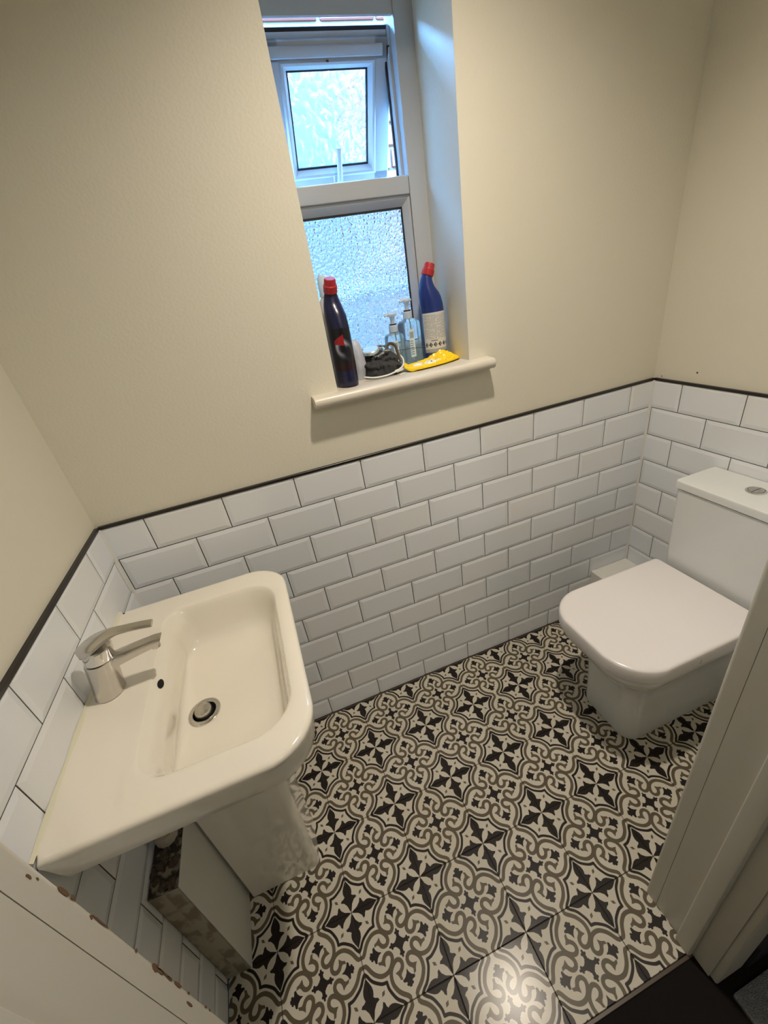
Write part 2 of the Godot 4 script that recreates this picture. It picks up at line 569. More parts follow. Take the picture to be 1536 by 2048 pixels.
func build_floor():
	var q := 0.1993
	var z_end := 0.966
	var fl := struct(obj("floor", boxgeo(Vector3(-0.1, -0.12, -0.1), Vector3(W + 0.1, -0.0035, z_end)), M.floor_grout), "floor of black, brown and cream patterned tiles", "floor")
	var tex := pattern_texture()
	var mats := []
	for k in 3:
		var m := mat("floor_tile_%d" % k, Color(1, 1, 1), [0.32, 0.36, 0.4][k])
		m.metallic_specular = 0.34
		m.albedo_color = [Color(1, 1, 1), Color(0.97, 0.97, 0.96), Color(0.985, 0.98, 0.965)][k]
		m.albedo_texture = tex
		mats.append(m)
	var glossy := mat("floor_tile_glossy", Color(1, 1, 1), 0.21)
	glossy.metallic_specular = 0.3
	glossy.albedo_color = Color(1, 1, 1)
	glossy.albedo_texture = tex
	var zq := 0.1044 - q / 2
	var xq := 0.6213 - q / 2
	for i in range(-4, 8):
		for j in range(0, 6):
			var x0 := xq + i * q
			var z0 := zq + j * q
			var a0 := maxf(x0 + 0.0008, 0.001)
			var a1 := minf(x0 + q - 0.0008, W - 0.001)
			var b0 := maxf(z0 + 0.0008, 0.001)
			var b1 := minf(z0 + q - 0.0008, z_end - 0.001)
			if a0 > 1.03: b1 = minf(b1, D - 0.001)
			if a1 - a0 < 0.004 or b1 - b0 < 0.004: continue
			var g := Geo.new()
			var c := 0.0009
			var mx := (a0 + a1) / 2
			var mz := (b0 + b1) / 2
			var tp := []
			var lo := []
			var bs := []
			var us := []
			for e in [[0, 1], [1, 1], [1, 0], [0, 0]]:
				var x := a1 if e[0] else a0
				var z := b1 if e[1] else b0
				var sx := -1.0 if e[0] else 1.0
				var sz := -1.0 if e[1] else 1.0
				tp.append(Vector3(x + sx * c - mx, 0, z + sz * c - mz))
				lo.append(Vector3(x - mx, -c, z - mz))
				bs.append(Vector3(x - mx, -0.006, z - mz))
				us.append(Vector2((x - x0) / q, (z - z0) / q))
			g.quad(tp[0], tp[1], tp[2], tp[3], us[0], us[1], us[2], us[3])
			for k in 4:
				var n := (k + 1) % 4
				g.quad(lo[k], lo[n], tp[n], tp[k], us[k], us[n], us[n], us[k])
				g.quad(bs[k], bs[n], lo[n], lo[k], us[k], us[n], us[n], us[k])
			var t := obj("floor_tile", g, mats[rng.randi() % 3], fl, 5.0)
			t.position = Vector3(mx, 0, mz)
			t.rotation = Vector3(rng.randf_range(-1, 1) * 0.003, 0, rng.randf_range(-1, 1) * 0.003)
			if i == 0 and j == 4:      # the tile that sits proud and catches the lamp
				t.material_override = glossy
				t.position.y += 0.0012
				t.rotation = Vector3(0.015, 0, -0.003)
	# the strip between the tiles and the hall
	obj("threshold_strip", boxgeo(Vector3(0.18, -0.004, 0.966), Vector3(1.045, 0.0015, 0.9735), 0.001), M.threshold, fl)


func build_door_frame():
	var door := struct(frame_node("door_1"), "cream painted door frame with chipped edges", "door frame")
	for side in [0, 1]:
		var sg := 1.0 if side == 0 else -1.0          # towards the opening
		var x := 0.178 if side == 0 else 1.044
		var ya := 2.06
		var b := func(g: Geo, xa: float, xb: float, za: float, zb: float, ch: float):
			g.box(Vector3(minf(x + sg * xa, x + sg * xb), 0.0, za), Vector3(maxf(x + sg * xa, x + sg * xb), ya, zb), ch)
		var g := Geo.new()
		var rings := []
		for y in [0.0, ya]:
			var r := PackedVector3Array()
			for p in [[-0.034, D], [-0.008, D]]: r.append(Vector3(x + sg * p[0], y, p[1]))
			for k in range(1, 7):
				var a := PI / 2 * k / 6
				r.append(Vector3(x + sg * (-0.008 + 0.008 * sin(a)), y, D + 0.008 - 0.008 * cos(a)))
			r.append(Vector3(x, y, D + 0.0298))
			r.append(Vector3(x - sg * 0.034, y, D + 0.0298))
			rings.append(r)
		g.loft(rings)
		obj("edge_strip", g, M.gloss_paint, door, 50.0)
		g = Geo.new()
		b.call(g, -0.03, -0.0008, D + 0.0297, D + 0.0306, 0.0)
		obj("joint_crack", g, M.crack, door)
		g = Geo.new()
		b.call(g, -0.034, 0.0, D + 0.0305, 1.007, 0.0003)
		obj("lining", g, M.gloss_paint, door)
		g = Geo.new()
		b.call(g, -0.002, 0.0125, 0.936, 0.97, 0.003)
		obj("door_stop", g, M.gloss_paint, door, 60.0)
		g = Geo.new()
		b.call(g, -0.08, -0.003, 1.005, 1.022, 0.003)
		obj("architrave", g, M.gloss_paint, door, 60.0)
	obj("lining", boxgeo(Vector3(0.144, 2.03, D), Vector3(1.078, 2.06, 1.007), 0.002), M.gloss_paint, door)
	obj("architrave", boxgeo(Vector3(0.098, 2.03, 1.005), Vector3(1.124, 2.1, 1.022), 0.003), M.gloss_paint, door)
	# bare wood where the paint has chipped along the left edge
	var g := Geo.new()
	for c in [[0.0115, 1.052, 0.0022, 0.005], [0.009, 1.04, 0.0015, 0.003], [0.004, 1.0, 0.004, 0.012], [0.003, 0.985, 0.003, 0.006], [0.006, 0.948, 0.003, 0.004], [0.004, 0.85, 0.003, 0.003], [0.0055, 0.80, 0.0055, 0.012], [0.0042, 0.93, 0.0016, 0.02], [0.0042, 0.775, 0.002, 0.03], [0.005, 0.785, 0.004, 0.012], [0.005, 0.76, 0.003, 0.012], [0.0045, 0.735, 0.0035, 0.016], [0.004, 0.70, 0.0025, 0.004], [0.013, 0.695, 0.003, 0.012], [0.004, 0.64, 0.002, 0.004], [0.004, 0.625, 0.002, 0.003]]:
		var r := []
		for e in 2:
			var ring := PackedVector3Array()
			for k in 9:
				var a := TAU * k / 9
				var w := 0.75 + 0.5 * rng.randf()
				if e == 1: w = 1.0
				if e == 0: ring.append(Vector3(0.1777, c[1] + sin(a) * c[3] * w * 0.8, D + c[0] + cos(a) * c[2] * w * 0.55))
				else: ring.append(Vector3(0.1784, c[1] + (r[0][k].y - c[1]) * 0.96, D + c[0] + (r[0][k].z - D - c[0]) * 0.96))
			r.append(ring)
		g.loft(r)
	var chips := obj("paint_chips", g, M.bare_wood, door)
	chips.set_meta("kind", "stuff")


func build_hall():
	struct(obj("floor", boxgeo(Vector3(-1.1, -0.12, 0.966), Vector3(2.9, -0.003, 2.9)), M.hall_floor), "dark hall floor beyond the threshold", "floor")
	var g := Geo.new()
	g.box(Vector3(-1.2, 0, 1.005), Vector3(-0.11, CEIL, 1.1))
	g.box(Vector3(W + 0.11, 0, 1.005), Vector3(2.9, CEIL, 1.1))
	g.box(Vector3(-1.2, 0, 1.1), Vector3(-1.1, CEIL, 2.8))
	g.box(Vector3(2.8, 0, 1.1), Vector3(2.9, CEIL, 2.8))
	g.box(Vector3(-1.2, 0, 2.8), Vector3(2.9, CEIL, 2.9))
	struct(obj("wall_hall", g, M.wall_paint), "hall walls outside the doorway", "wall")
	struct(obj("baseboard_hall", boxgeo(Vector3(1.124, -0.003, 1.005), Vector3(2.8, 0.12, 1.028), 0.004), M.gasket), "black skirting board in the hall beside the door frame", "skirting")


# ---------------------------------------------------------------- window and the yard behind it
func hbar(g: Geo, x0: float, x1: float, y0: float, y1: float, z0: float, z1: float, ch := 0.003):
	g.box(Vector3(minf(x0, x1), minf(y0, y1), minf(z0, z1)), Vector3(maxf(x0, x1), maxf(y0, y1), maxf(z0, z1)), ch)


func obscure_glass(called: String, cell: float, scale: float, depth: float, type: int) -> StandardMaterial3D:
	var m := mat(called, Color(0.90, 0.97, 1.0), 0.1)
	var f := FastNoiseLite.new()
	f.seed = 11
	f.noise_type = FastNoiseLite.TYPE_CELLULAR if type == 0 else FastNoiseLite.TYPE_SIMPLEX_SMOOTH
	f.cellular_return_type = FastNoiseLite.RETURN_DISTANCE
	f.cellular_jitter = 0.9
	f.frequency = cell
	f.fractal_octaves = 1 if type == 0 else 2
	if type == 1:
		f.fractal_type = FastNoiseLite.FRACTAL_RIDGED
		f.domain_warp_enabled = true
		f.domain_warp_amplitude = 20.0
		f.domain_warp_frequency = 0.02
	var t := NoiseTexture2D.new()
	t.width = 512; t.height = 512
	t.seamless = true
	t.noise = f
	m.albedo_color.a = 0.0
	m.transparency = BaseMaterial3D.TRANSPARENCY_ALPHA
	m.refraction_enabled = true
	m.refraction_scale = 0.05
	m.heightmap_enabled = true
	m.heightmap_texture = t
	m.heightmap_scale = depth
	m.uv1_scale = Vector3(scale, scale, 1)
	return m


func pane_geo(x0: float, x1: float, y0: float, y1: float, z: float, t := 0.006) -> Geo:
	var g := Geo.new()
	var n := g.v.size()
	g.box(Vector3(x0, y0, z - t), Vector3(x1, y1, z))
	for i in range(n, g.v.size()):
		g.uv[i] = Vector2(g.v[i].x, g.v[i].y) * 4.0
	return g


func build_window():
	var win := struct(frame_node("window_1"), "white plastic window with an open top light and obscured glass", "window")
	var zi := -0.2
	var zo := -0.262
	var g := Geo.new()
	hbar(g, 0.662, 0.708, 1.19, 2.045, zi, zo)
	hbar(g, 1.042, 1.103, 1.19, 2.045, zi, zo)
	obj("jamb", g, M.upvc, win, 60.0)
	g = Geo.new()
	hbar(g, 0.708, 1.042, 1.993, 2.058, zi, zi - 0.009, 0.002)
	hbar(g, 0.708, 1.042, 2.030, 2.058, zi - 0.007, zo)
	obj("head", g, M.upvc, win, 60.0)
	g = Geo.new()
	hbar(g, 0.708, 1.042, 1.645, 1.688, zi, zo)
	obj("transom", g, M.upvc, win, 60.0)
	g = Geo.new()
	hbar(g, 0.708, 1.042, 1.19, 1.245, zi, zo)
	obj("bottom_rail", g, M.upvc, win, 60.0)
	# pale seam of the rebate round the opening light
	g = Geo.new()
	hbar(g, 0.704, 0.712, 1.684, 1.988, zi - 0.022, zo - 0.004, 0.001)
	hbar(g, 1.034, 1.046, 1.684, 1.988, zi - 0.03, zo - 0.004, 0.001)
	obj("rebate", g, M.upvc, win)
	g = Geo.new()
	hbar(g, 1.029, 1.0345, 1.688, 1.976, zi - 0.048, zi - 0.055, 0.001)
	obj("frame_gasket", g, M.gasket, win)
	# fixed lower light: sloped bead, gasket, pane
	g = Geo.new()
	var a := [0.708, 1.042, 1.245, 1.645]
	var b := [0.724, 1.022, 1.265, 1.6215]
	var rings := []
	for s in [[a, zi - 0.002], [a, zi - 0.006], [[a[0] + 0.006, a[1] - 0.006, a[2] + 0.006, a[3] - 0.007], zi - 0.008], [[a[0] + 0.009, a[1] - 0.012, a[2] + 0.012, a[3] - 0.015], zi - 0.014], [b, zi - 0.022], [b, zi - 0.03]]:
		var r = s[0]
		rings.append(PackedVector3Array([Vector3(r[0], r[2], s[1]), Vector3(r[1], r[2], s[1]), Vector3(r[1], r[3], s[1]), Vector3(r[0], r[3], s[1])]))
	g.loft(rings, false, false)
	obj("glazing_bead", g, M.upvc, win, 20.0)
	g = Geo.new()
	for k in [[0.7, 0.727, 1.25, 1.64], [1.0185, 1.04, 1.25, 1.64], [0.7, 1.04, 1.25, 1.268], [0.7, 1.04, 1.6165, 1.64]]:
		hbar(g, k[0], k[1], k[2], k[3], zi - 0.0225, zi - 0.0285, 0.0005)
	obj("gasket", g, M.gasket, win)
	obj("pane", pane_geo(0.71, 1.035, 1.25, 1.635, zi - 0.03), obscure_glass("pebbled_glass", 0.062, 1.0, 0.42, 0), win)
	g = Geo.new()
	g.box(Vector3(0.68, 1.407, zi - 0.09), Vector3(1.09, 1.425, zi - 0.07), 0.003)
	obj("outer_bar", g, mat("outer_white", Color(0.8, 0.82, 0.83), 0.4), win)
	# the top-hung opening light, pushed out at the bottom
	var sash := Node3D.new()
	sash.name = "sash"
	put(sash, win)
	sash.position = Vector3(0, 1.967, -0.228)
	sash.rotation.x = 0.492
	var L := 0.303
	var so := [0.714, 1.045]
	var si := [0.7715, 0.985]
	var sv := [-0.052, -0.249]
	g = Geo.new()
	hbar(g, so[0], so[1], 0.0, sv[0] + 0.012, 0.0, -0.06, 0.004)
	hbar(g, so[0], so[1], sv[1] - 0.012, -L, 0.0, -0.06, 0.004)
	hbar(g, so[0], si[0] - 0.012, 0.0, -L, 0.0, -0.06, 0.004)
	hbar(g, si[1] + 0.012, so[1], 0.0, -L, 0.0, -0.06, 0.004)
	# raised edge profile
	hbar(g, so[0] - 0.004, so[1] + 0.004, 0.012, -0.004, -0.012, -0.06, 0.003)
	obj("sash_frame", g, M.upvc, sash, 60.0)
	g = Geo.new()
	rings = []
	for s in [[0.019, 0.0], [0.014, 0.0045], [0.009, 0.003], [0.004, -0.006], [0.0, -0.011], [0.0, -0.02]]:
		var k: float = s[0]
		rings.append(PackedVector3Array([Vector3(si[0] - k, sv[1] - k, s[1]), Vector3(si[1] + k, sv[1] - k, s[1]), Vector3(si[1] + k, sv[0] + k, s[1]), Vector3(si[0] - k, sv[0] + k, s[1])]))
	g.loft(rings, false, false)
	obj("glazing_bead", g, M.upvc, sash, 20.0)
	g = Geo.new()
	for k in [[si[0] - 0.002, si[0] + 0.004, sv[0], sv[1]], [si[1] - 0.004, si[1] + 0.002, sv[0], sv[1]], [si[0], si[1], sv[0] + 0.002, sv[0] - 0.004], [si[0], si[1], sv[1] + 0.005, sv[1] - 0.002]]:
		hbar(g, k[0], k[1], k[2], k[3], -0.0125, -0.02, 0.0005)
	hbar(g, so[0], so[1], 0.0175, 0.0095, -0.0125, -0.03, 0.002)
	hbar(g, so[1] + 0.001, so[1] + 0.006, 0.0, -L, -0.03, -0.042, 0.001)
	obj("gasket", g, M.gasket, sash)
	obj("pane", pane_geo(si[0] - 0.006, si[1] + 0.006, sv[1] - 0.006, sv[0] + 0.006, -0.022), obscure_glass("rippled_glass", 0.008, 1.0, 0.4, 1), sash)
	# ventilator cover across the top of the light
	g = Geo.new()
	hbar(g, so[0] + 0.008, so[1] - 0.024, -0.010, -0.031, 0.006, -0.004, 0.005)
	obj("top_cover", g, M.upvc, sash, 60.0)
	obj("drain_cap", boxgeo(Vector3(0.872, -0.0385, 0.001), Vector3(0.878, -0.0345, 0.0055), 0.0005), M.crack, sash)
	g = Geo.new()
	g.tube(smooth_path([Vector3(0.886, -0.285, 0.004), Vector3(0.886, -0.268, 0.022), Vector3(0.886, -0.245, 0.026), Vector3(0.886, -0.198, 0.024)], 4), 0.0075, 10, 0.6)
	g.box(Vector3(0.872, -0.298, 0.0), Vector3(0.9, -0.262, 0.01), 0.003)
	obj("handle", g, M.upvc, sash, 60.0)
	g = Geo.new()
	g.tube([Vector3(1.036, 1.955, -0.235), Vector3(1.04, 1.90, -0.262), Vector3(1.047, 1.845, -0.285)], 0.004, 6, 2.0)
	obj("stay", g, M.gasket, win)
	# sill board with a rounded nose
	g = Geo.new()
	rings = []
	for x in [0.615, 0.617, 1.153, 1.155]:
		var k := 0.9 if x == 0.615 or x == 1.155 else 1.0
		var r := PackedVector3Array()
		r.append(Vector3(x, 1.176, -0.008))
		for i in 9:
			var t := -PI / 2 + PI * i / 8
			r.append(Vector3(x, 1.1905 + sin(t) * 0.0145 * k, 0.027 + cos(t) * 0.0125 * k))
		r.append(Vector3(x, 1.205, -0.008))
		rings.append(r)
	g.loft(rings)
	g.box(Vector3(0.6885, 1.176, -0.2), Vector3(1.0945, 1.205, -0.007))
	var sill := struct(obj("trim_1", g, M.sill_paint, self, 50.0), "cream window sill board with a rounded front edge", "window sill")


func build_outside():
	var zw := -1.0
	var g := boxgeo(Vector3(-3.0, -0.6, zw - 0.2), Vector3(5.0, 2.45, zw - 0.012))
	var w := struct(obj("wall_outside", g, M.mortar), "red brick wall across the yard seen past the open window", "brick wall")
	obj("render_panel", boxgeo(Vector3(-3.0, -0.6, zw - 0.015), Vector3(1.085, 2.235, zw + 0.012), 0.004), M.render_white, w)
	var bm := []
	for c in [Color(0.085, 0.020, 0.011), Color(0.10, 0.025, 0.013), Color(0.073, 0.017, 0.010), Color(0.115, 0.034, 0.019)]:
		bm.append(mat("brick_%d" % bm.size(), c, 0.9))
	bm.append(mat("brick_pale", Color(0.20, 0.15, 0.10), 0.9))
	var shapes := []
	for k in 3:
		var b := Geo.new()
		b.box(Vector3(-0.1075, -0.0325, -0.02), Vector3(0.1075, 0.0325, 0.0), 0.004)
		for i in b.v.size():
			var p := b.v[i]
			b.v[i] = p + Vector3(sin(p.y * 90.0 + k * 2.0), sin(p.x * 60.0 + k * 3.0), 0) * 0.0015
		shapes.append(b.mesh(30.0))
	for row in range(0, 18):
		var y := 1.08 + row * 0.075
		var s := 0.42 + (0.1125 if row % 2 else 0.0)
		for i in 8:
			var x := s + i * 0.225
			if y < 2.26 and x - 0.1075 < 1.09: continue
			if x > 1.95: continue
			var o := MeshInstance3D.new()
			o.name = "brick"
			o.mesh = shapes[rng.randi() % 3]
			o.material_override = bm[4] if rng.randf() < 0.08 else bm[rng.randi() % 4]
			put(o, w)
			o.position = Vector3(x, y, zw + rng.randf_range(-0.003, 0.003))
			o.rotation.z = rng.randf_range(-0.01, 0.01)
	struct(obj("floor", boxgeo(Vector3(-3.0, -0.7, zw), Vector3(5.0, -0.3, -0.3)), M.paving), "grey paved yard outside the window", "ground")


# ---------------------------------------------------------------- sanitary ware
func build_basin():
	var t := thing("washbasin", "white ceramic washbasin on a pedestal, fixed to the tiled left wall", "washbasin", Vector3(0.2, 0, 0.4))
	var o := -t.position
	var top := 0.82
	var n := 128
	var c := Vector3(0.235, 0, 0.41)
	var outline := func(inset: float, y: float) -> PackedVector3Array:
		# back edge on the wall, straight sides, softly bowed front
		var r := rrect(0.002, 0.418 - inset, 0.126 + inset, 0.688 - inset, y, [maxf(0.085 - inset * 0.6, 0.02), 0.004, 0.004, maxf(0.085 - inset * 0.6, 0.02)], 12)
		for i in r.size():
			var k := (r[i].z - 0.405) / 0.28
			r[i].x -= 0.012 * k * k * smoothstep(0.1, 0.4, r[i].x)
		return cast_ring(r, Vector3(c.x, y, c.z), n)
	var bowl := func(g: float, y: float, s: float) -> PackedVector3Array:
		# g: 0 at the rim .. 1 at the drain
		var r := rrect(0.118, 0.382, 0.190, 0.632, y, [0.075, 0.055, 0.05, 0.075], 12)
		var q := cast_ring(r, Vector3(c.x, y, c.z), n)
		var dr := Vector3(0.18, y, 0.424)
		for i in n:
			var a := TAU * i / n
			# towards the drain the outline shrinks to the waste
			var inner := dr + Vector3(cos(a), 0, sin(a)) * 0.03
			q[i] = q[i].lerp(inner, g)
			q[i].y = y
		return q
	var g := Geo.new()
	var rings := []
	var lo := 0.745
	for s in [[0.125, 0.655], [0.11, 0.663], [0.085, 0.685], [0.055, 0.712], [0.03, 0.732], [0.016, lo], [0.010, 0.752], [0.006, 0.775], [0.002, 0.80], [0.0, 0.810], [0.001, 0.8155], [0.0045, 0.819], [0.010, 0.8203]]:
		var r = outline.call(s[0], s[1])
		rings.append(r)
	for s in [[-0.055, 0.8203], [0.0, 0.8195], [0.02, 0.8165], [0.045, 0.808], [0.075, 0.792], [0.105, 0.770], [0.14, 0.748], [0.19, 0.731], [0.27, 0.7215], [0.40, 0.7145], [0.56, 0.709], [0.74, 0.7045], [0.9, 0.701], [1.0, 0.699]]:
		rings.append(bowl.call(s[0], s[1], 0.0))
	# the shelf side (towards the wall) slopes more gently
	for k in range(13, rings.size()):
		var gk: float = (0.8203 - rings[k][0].y) / 0.121
		for i in n:
			var p: Vector3 = rings[k][i]
			var wgt: float = smoothstep(0.20, 0.10, p.x) * smoothstep(0.0, 0.25, gk) * (1.0 - smoothstep(0.6, 1.0, gk))
			rings[k][i] = p + Vector3(0.022 * wgt, 0, 0)
	g.loft(rings, true, false)
	g.solid()
	_shift(g, o)
	obj("basin", g, M.ceramic, t, 50.0)
	# pedestal, wide at the floor and a little proud at the front
	g = Geo.new()
	rings = []
	for s in [[0.0, 0.068, 0.2665, 0.318, 0.466], [0.05, 0.068, 0.266, 0.319, 0.466], [0.43, 0.064, 0.273, 0.315, 0.468], [0.55, 0.062, 0.278, 0.305, 0.471], [0.668, 0.06, 0.284, 0.30, 0.474]]:
		rings.append(rrect(s[1], s[2], s[3], s[4], s[0], [0.022, 0.006, 0.006, 0.022], 6))
	g.loft(rings)
	_shift(g, o)
	obj("pedestal", g, M.ceramic, t)
	# waste: chrome ring, dark gap, plug
	var dr := Vector3(0.18, 0.6995, 0.424) + o
	g = Geo.new()
	g.lathe([[0.0335, 0.0], [0.0335, 0.003], [0.031, 0.0045], [0.0245, 0.0035], [0.0225, 0.0], [0.022, -0.012]], dr, 40, Basis.IDENTITY, 1, 1, false)
	obj("waste_ring", g, M.chrome, t)
	g = Geo.new()
	g.lathe([[0.0235, -0.012], [0.0235, -0.0105]], dr, 32)
	obj("waste_gap", g, M.hole, t)
	g = Geo.new()
	g.lathe([[0.018, -0.009], [0.0185, 0.006], [0.0165, 0.0105], [0.010, 0.0125], [0.0, 0.013]], dr + Vector3(-0.0015, 0, -0.001), 32, Basis(Vector3(0, 0, 1), 0.07))
	obj("plug", g, M.dull_chrome, t)
	# overflow slot in the slope below the tap
	g = Geo.new()
	g.lathe([[0.0115, -0.004], [0.0115, 0.0006], [0.010, 0.001]], Vector3(0.1302, 0.806, 0.412) + o, 24, Basis(Vector3(0, 0, 1), -0.95), 0.55, 1.0)
	obj("overflow_hole", g, M.hole, t)
	g = Geo.new()
	g.lathe([[0.0028, -0.002], [0.0028, 0.0006]], Vector3(0.013, 0.8202, 0.138) + o, 12)
	obj("fixing_hole", g, M.hole, t)
	g = Geo.new()
	var bead := []
	for k in 12:
		var z := 0.128 + 0.556 * k / 11.0
		var rr := 0.0048 + 0.0014 * sin(k * 2.1)
		var r := PackedVector3Array()
		for p in [[0.0, 0.0], [1.0, 0.0], [0.62, 0.3], [0.3, 0.62], [0.0, 1.0]]:
			r.append(Vector3(0.0005 + p[0] * rr * 1.15, 0.8198 + p[1] * rr * 1.2, z))
		bead.append(r)
	g.loft(bead)
	_shift(g, o)
	obj("silicone_bead", g, M.old_silicone, t, 60.0)


func _shift(g: Geo, by: Vector3):
	for i in g.v.size(): g.v[i] += by


func build_tap():
	var t := thing("mixer_tap", "chrome single lever mixer tap with water marks, standing on the washbasin", "tap", Vector3(0.04, 0.8203, 0.40))
	var lean := Basis(Vector3(0, 0, 1), -0.16)
	var g := Geo.new()
	g.lathe([[0.0275, 0.0], [0.0285, 0.0015], [0.0278, 0.004], [0.0275, 0.05], [0.0275, 0.082], [0.0268, 0.0845]], Vector3(0, 0, 0), 40, Basis(Vector3(0.985, -0.0, 0), Vector3(0.20, 1, 0), Vector3(0, 0, 1)))
	obj("body", g, M.dull_chrome, t)
	# turning head under the lever
	var hb := Basis(Vector3(0.97, -0.10, 0), Vector3(0.21, 0.98, 0), Vector3(0, 0, 1))
	g = Geo.new()
	g.lathe([[0.0255, 0.0], [0.0265, 0.0015], [0.0262, 0.024], [0.0245, 0.028], [0.0, 0.0285]], Vector3(0.0175, 0.0862, 0), 40, hb)
	obj("head", g, M.chrome, t)
	# spout: a flat tongue with a softly arched top
	g = Geo.new()
	var rings := []
	for k in 10:
		var f := k / 9.0
		var x := 0.028 + 0.099 * f
		var y := 0.066 + 0.022 * f - 0.006 * f * f
		var hw := lerpf(0.0175, 0.0135, f)
		var h := lerpf(0.027, 0.018, f)
		if k == 9: h *= 0.8
		var r := PackedVector3Array()
		for p in [[-1.0, 0.35], [-0.93, 0.7], [-0.6, 0.92], [0.0, 1.0], [0.6, 0.92], [0.93, 0.7], [1.0, 0.35], [0.86, -0.35], [0.55, -0.55], [-0.55, -0.55], [-0.86, -0.35]]:
			r.append(Vector3(x - (0.006 * (0.5 - p[1]) if k == 9 else 0.0), y + p[1] * h * 0.62, p[0] * hw))
		rings.append(r)
	g.loft(rings)
	obj("spout", g, M.dull_chrome, t, 35.0)
	g = Geo.new()
	g.lathe([[0.0085, 0.0], [0.0085, 0.006]], Vector3(0.113, 0.069, 0), 20)
	obj("aerator", g, M.chrome, t)
	# lever: a rounded cap that runs out into a flat blade
	g = Geo.new()
	rings = []
	for k in 15:
		var f := k / 14.0
		var x := -0.0085 + 0.135 * f
		var e := sqrt(maxf(0.0, 1.0 - pow((f - 0.19) / 0.19, 2.0))) if f < 0.19 else 1.0
		var hw := (lerpf(0.0275, 0.0125, smoothstep(0.15, 0.6, f)) - 0.001 * f) * maxf(e, 0.25)
		var y := 0.1135 + 0.021 * smoothstep(0.0, 0.6, f)
		y += -0.010 * f * f * f
		var th := lerpf(0.0105, 0.003, smoothstep(0.1, 0.7, f)) * (0.6 + 0.4 * e)
		var r := PackedVector3Array()
		for p in [[-1.0, -0.4], [-1.0, 0.1], [-0.85, 0.65], [-0.4, 0.95], [0.0, 1.0], [0.4, 0.95], [0.85, 0.65], [1.0, 0.1], [1.0, -0.4], [0.7, -1.0], [-0.7, -1.0]]:
			r.append(Vector3(x, y + p[1] * th, p[0] * hw))
		rings.append(r)
	g.loft(rings)
	obj("lever", g, M.dull_chrome, t, 45.0)


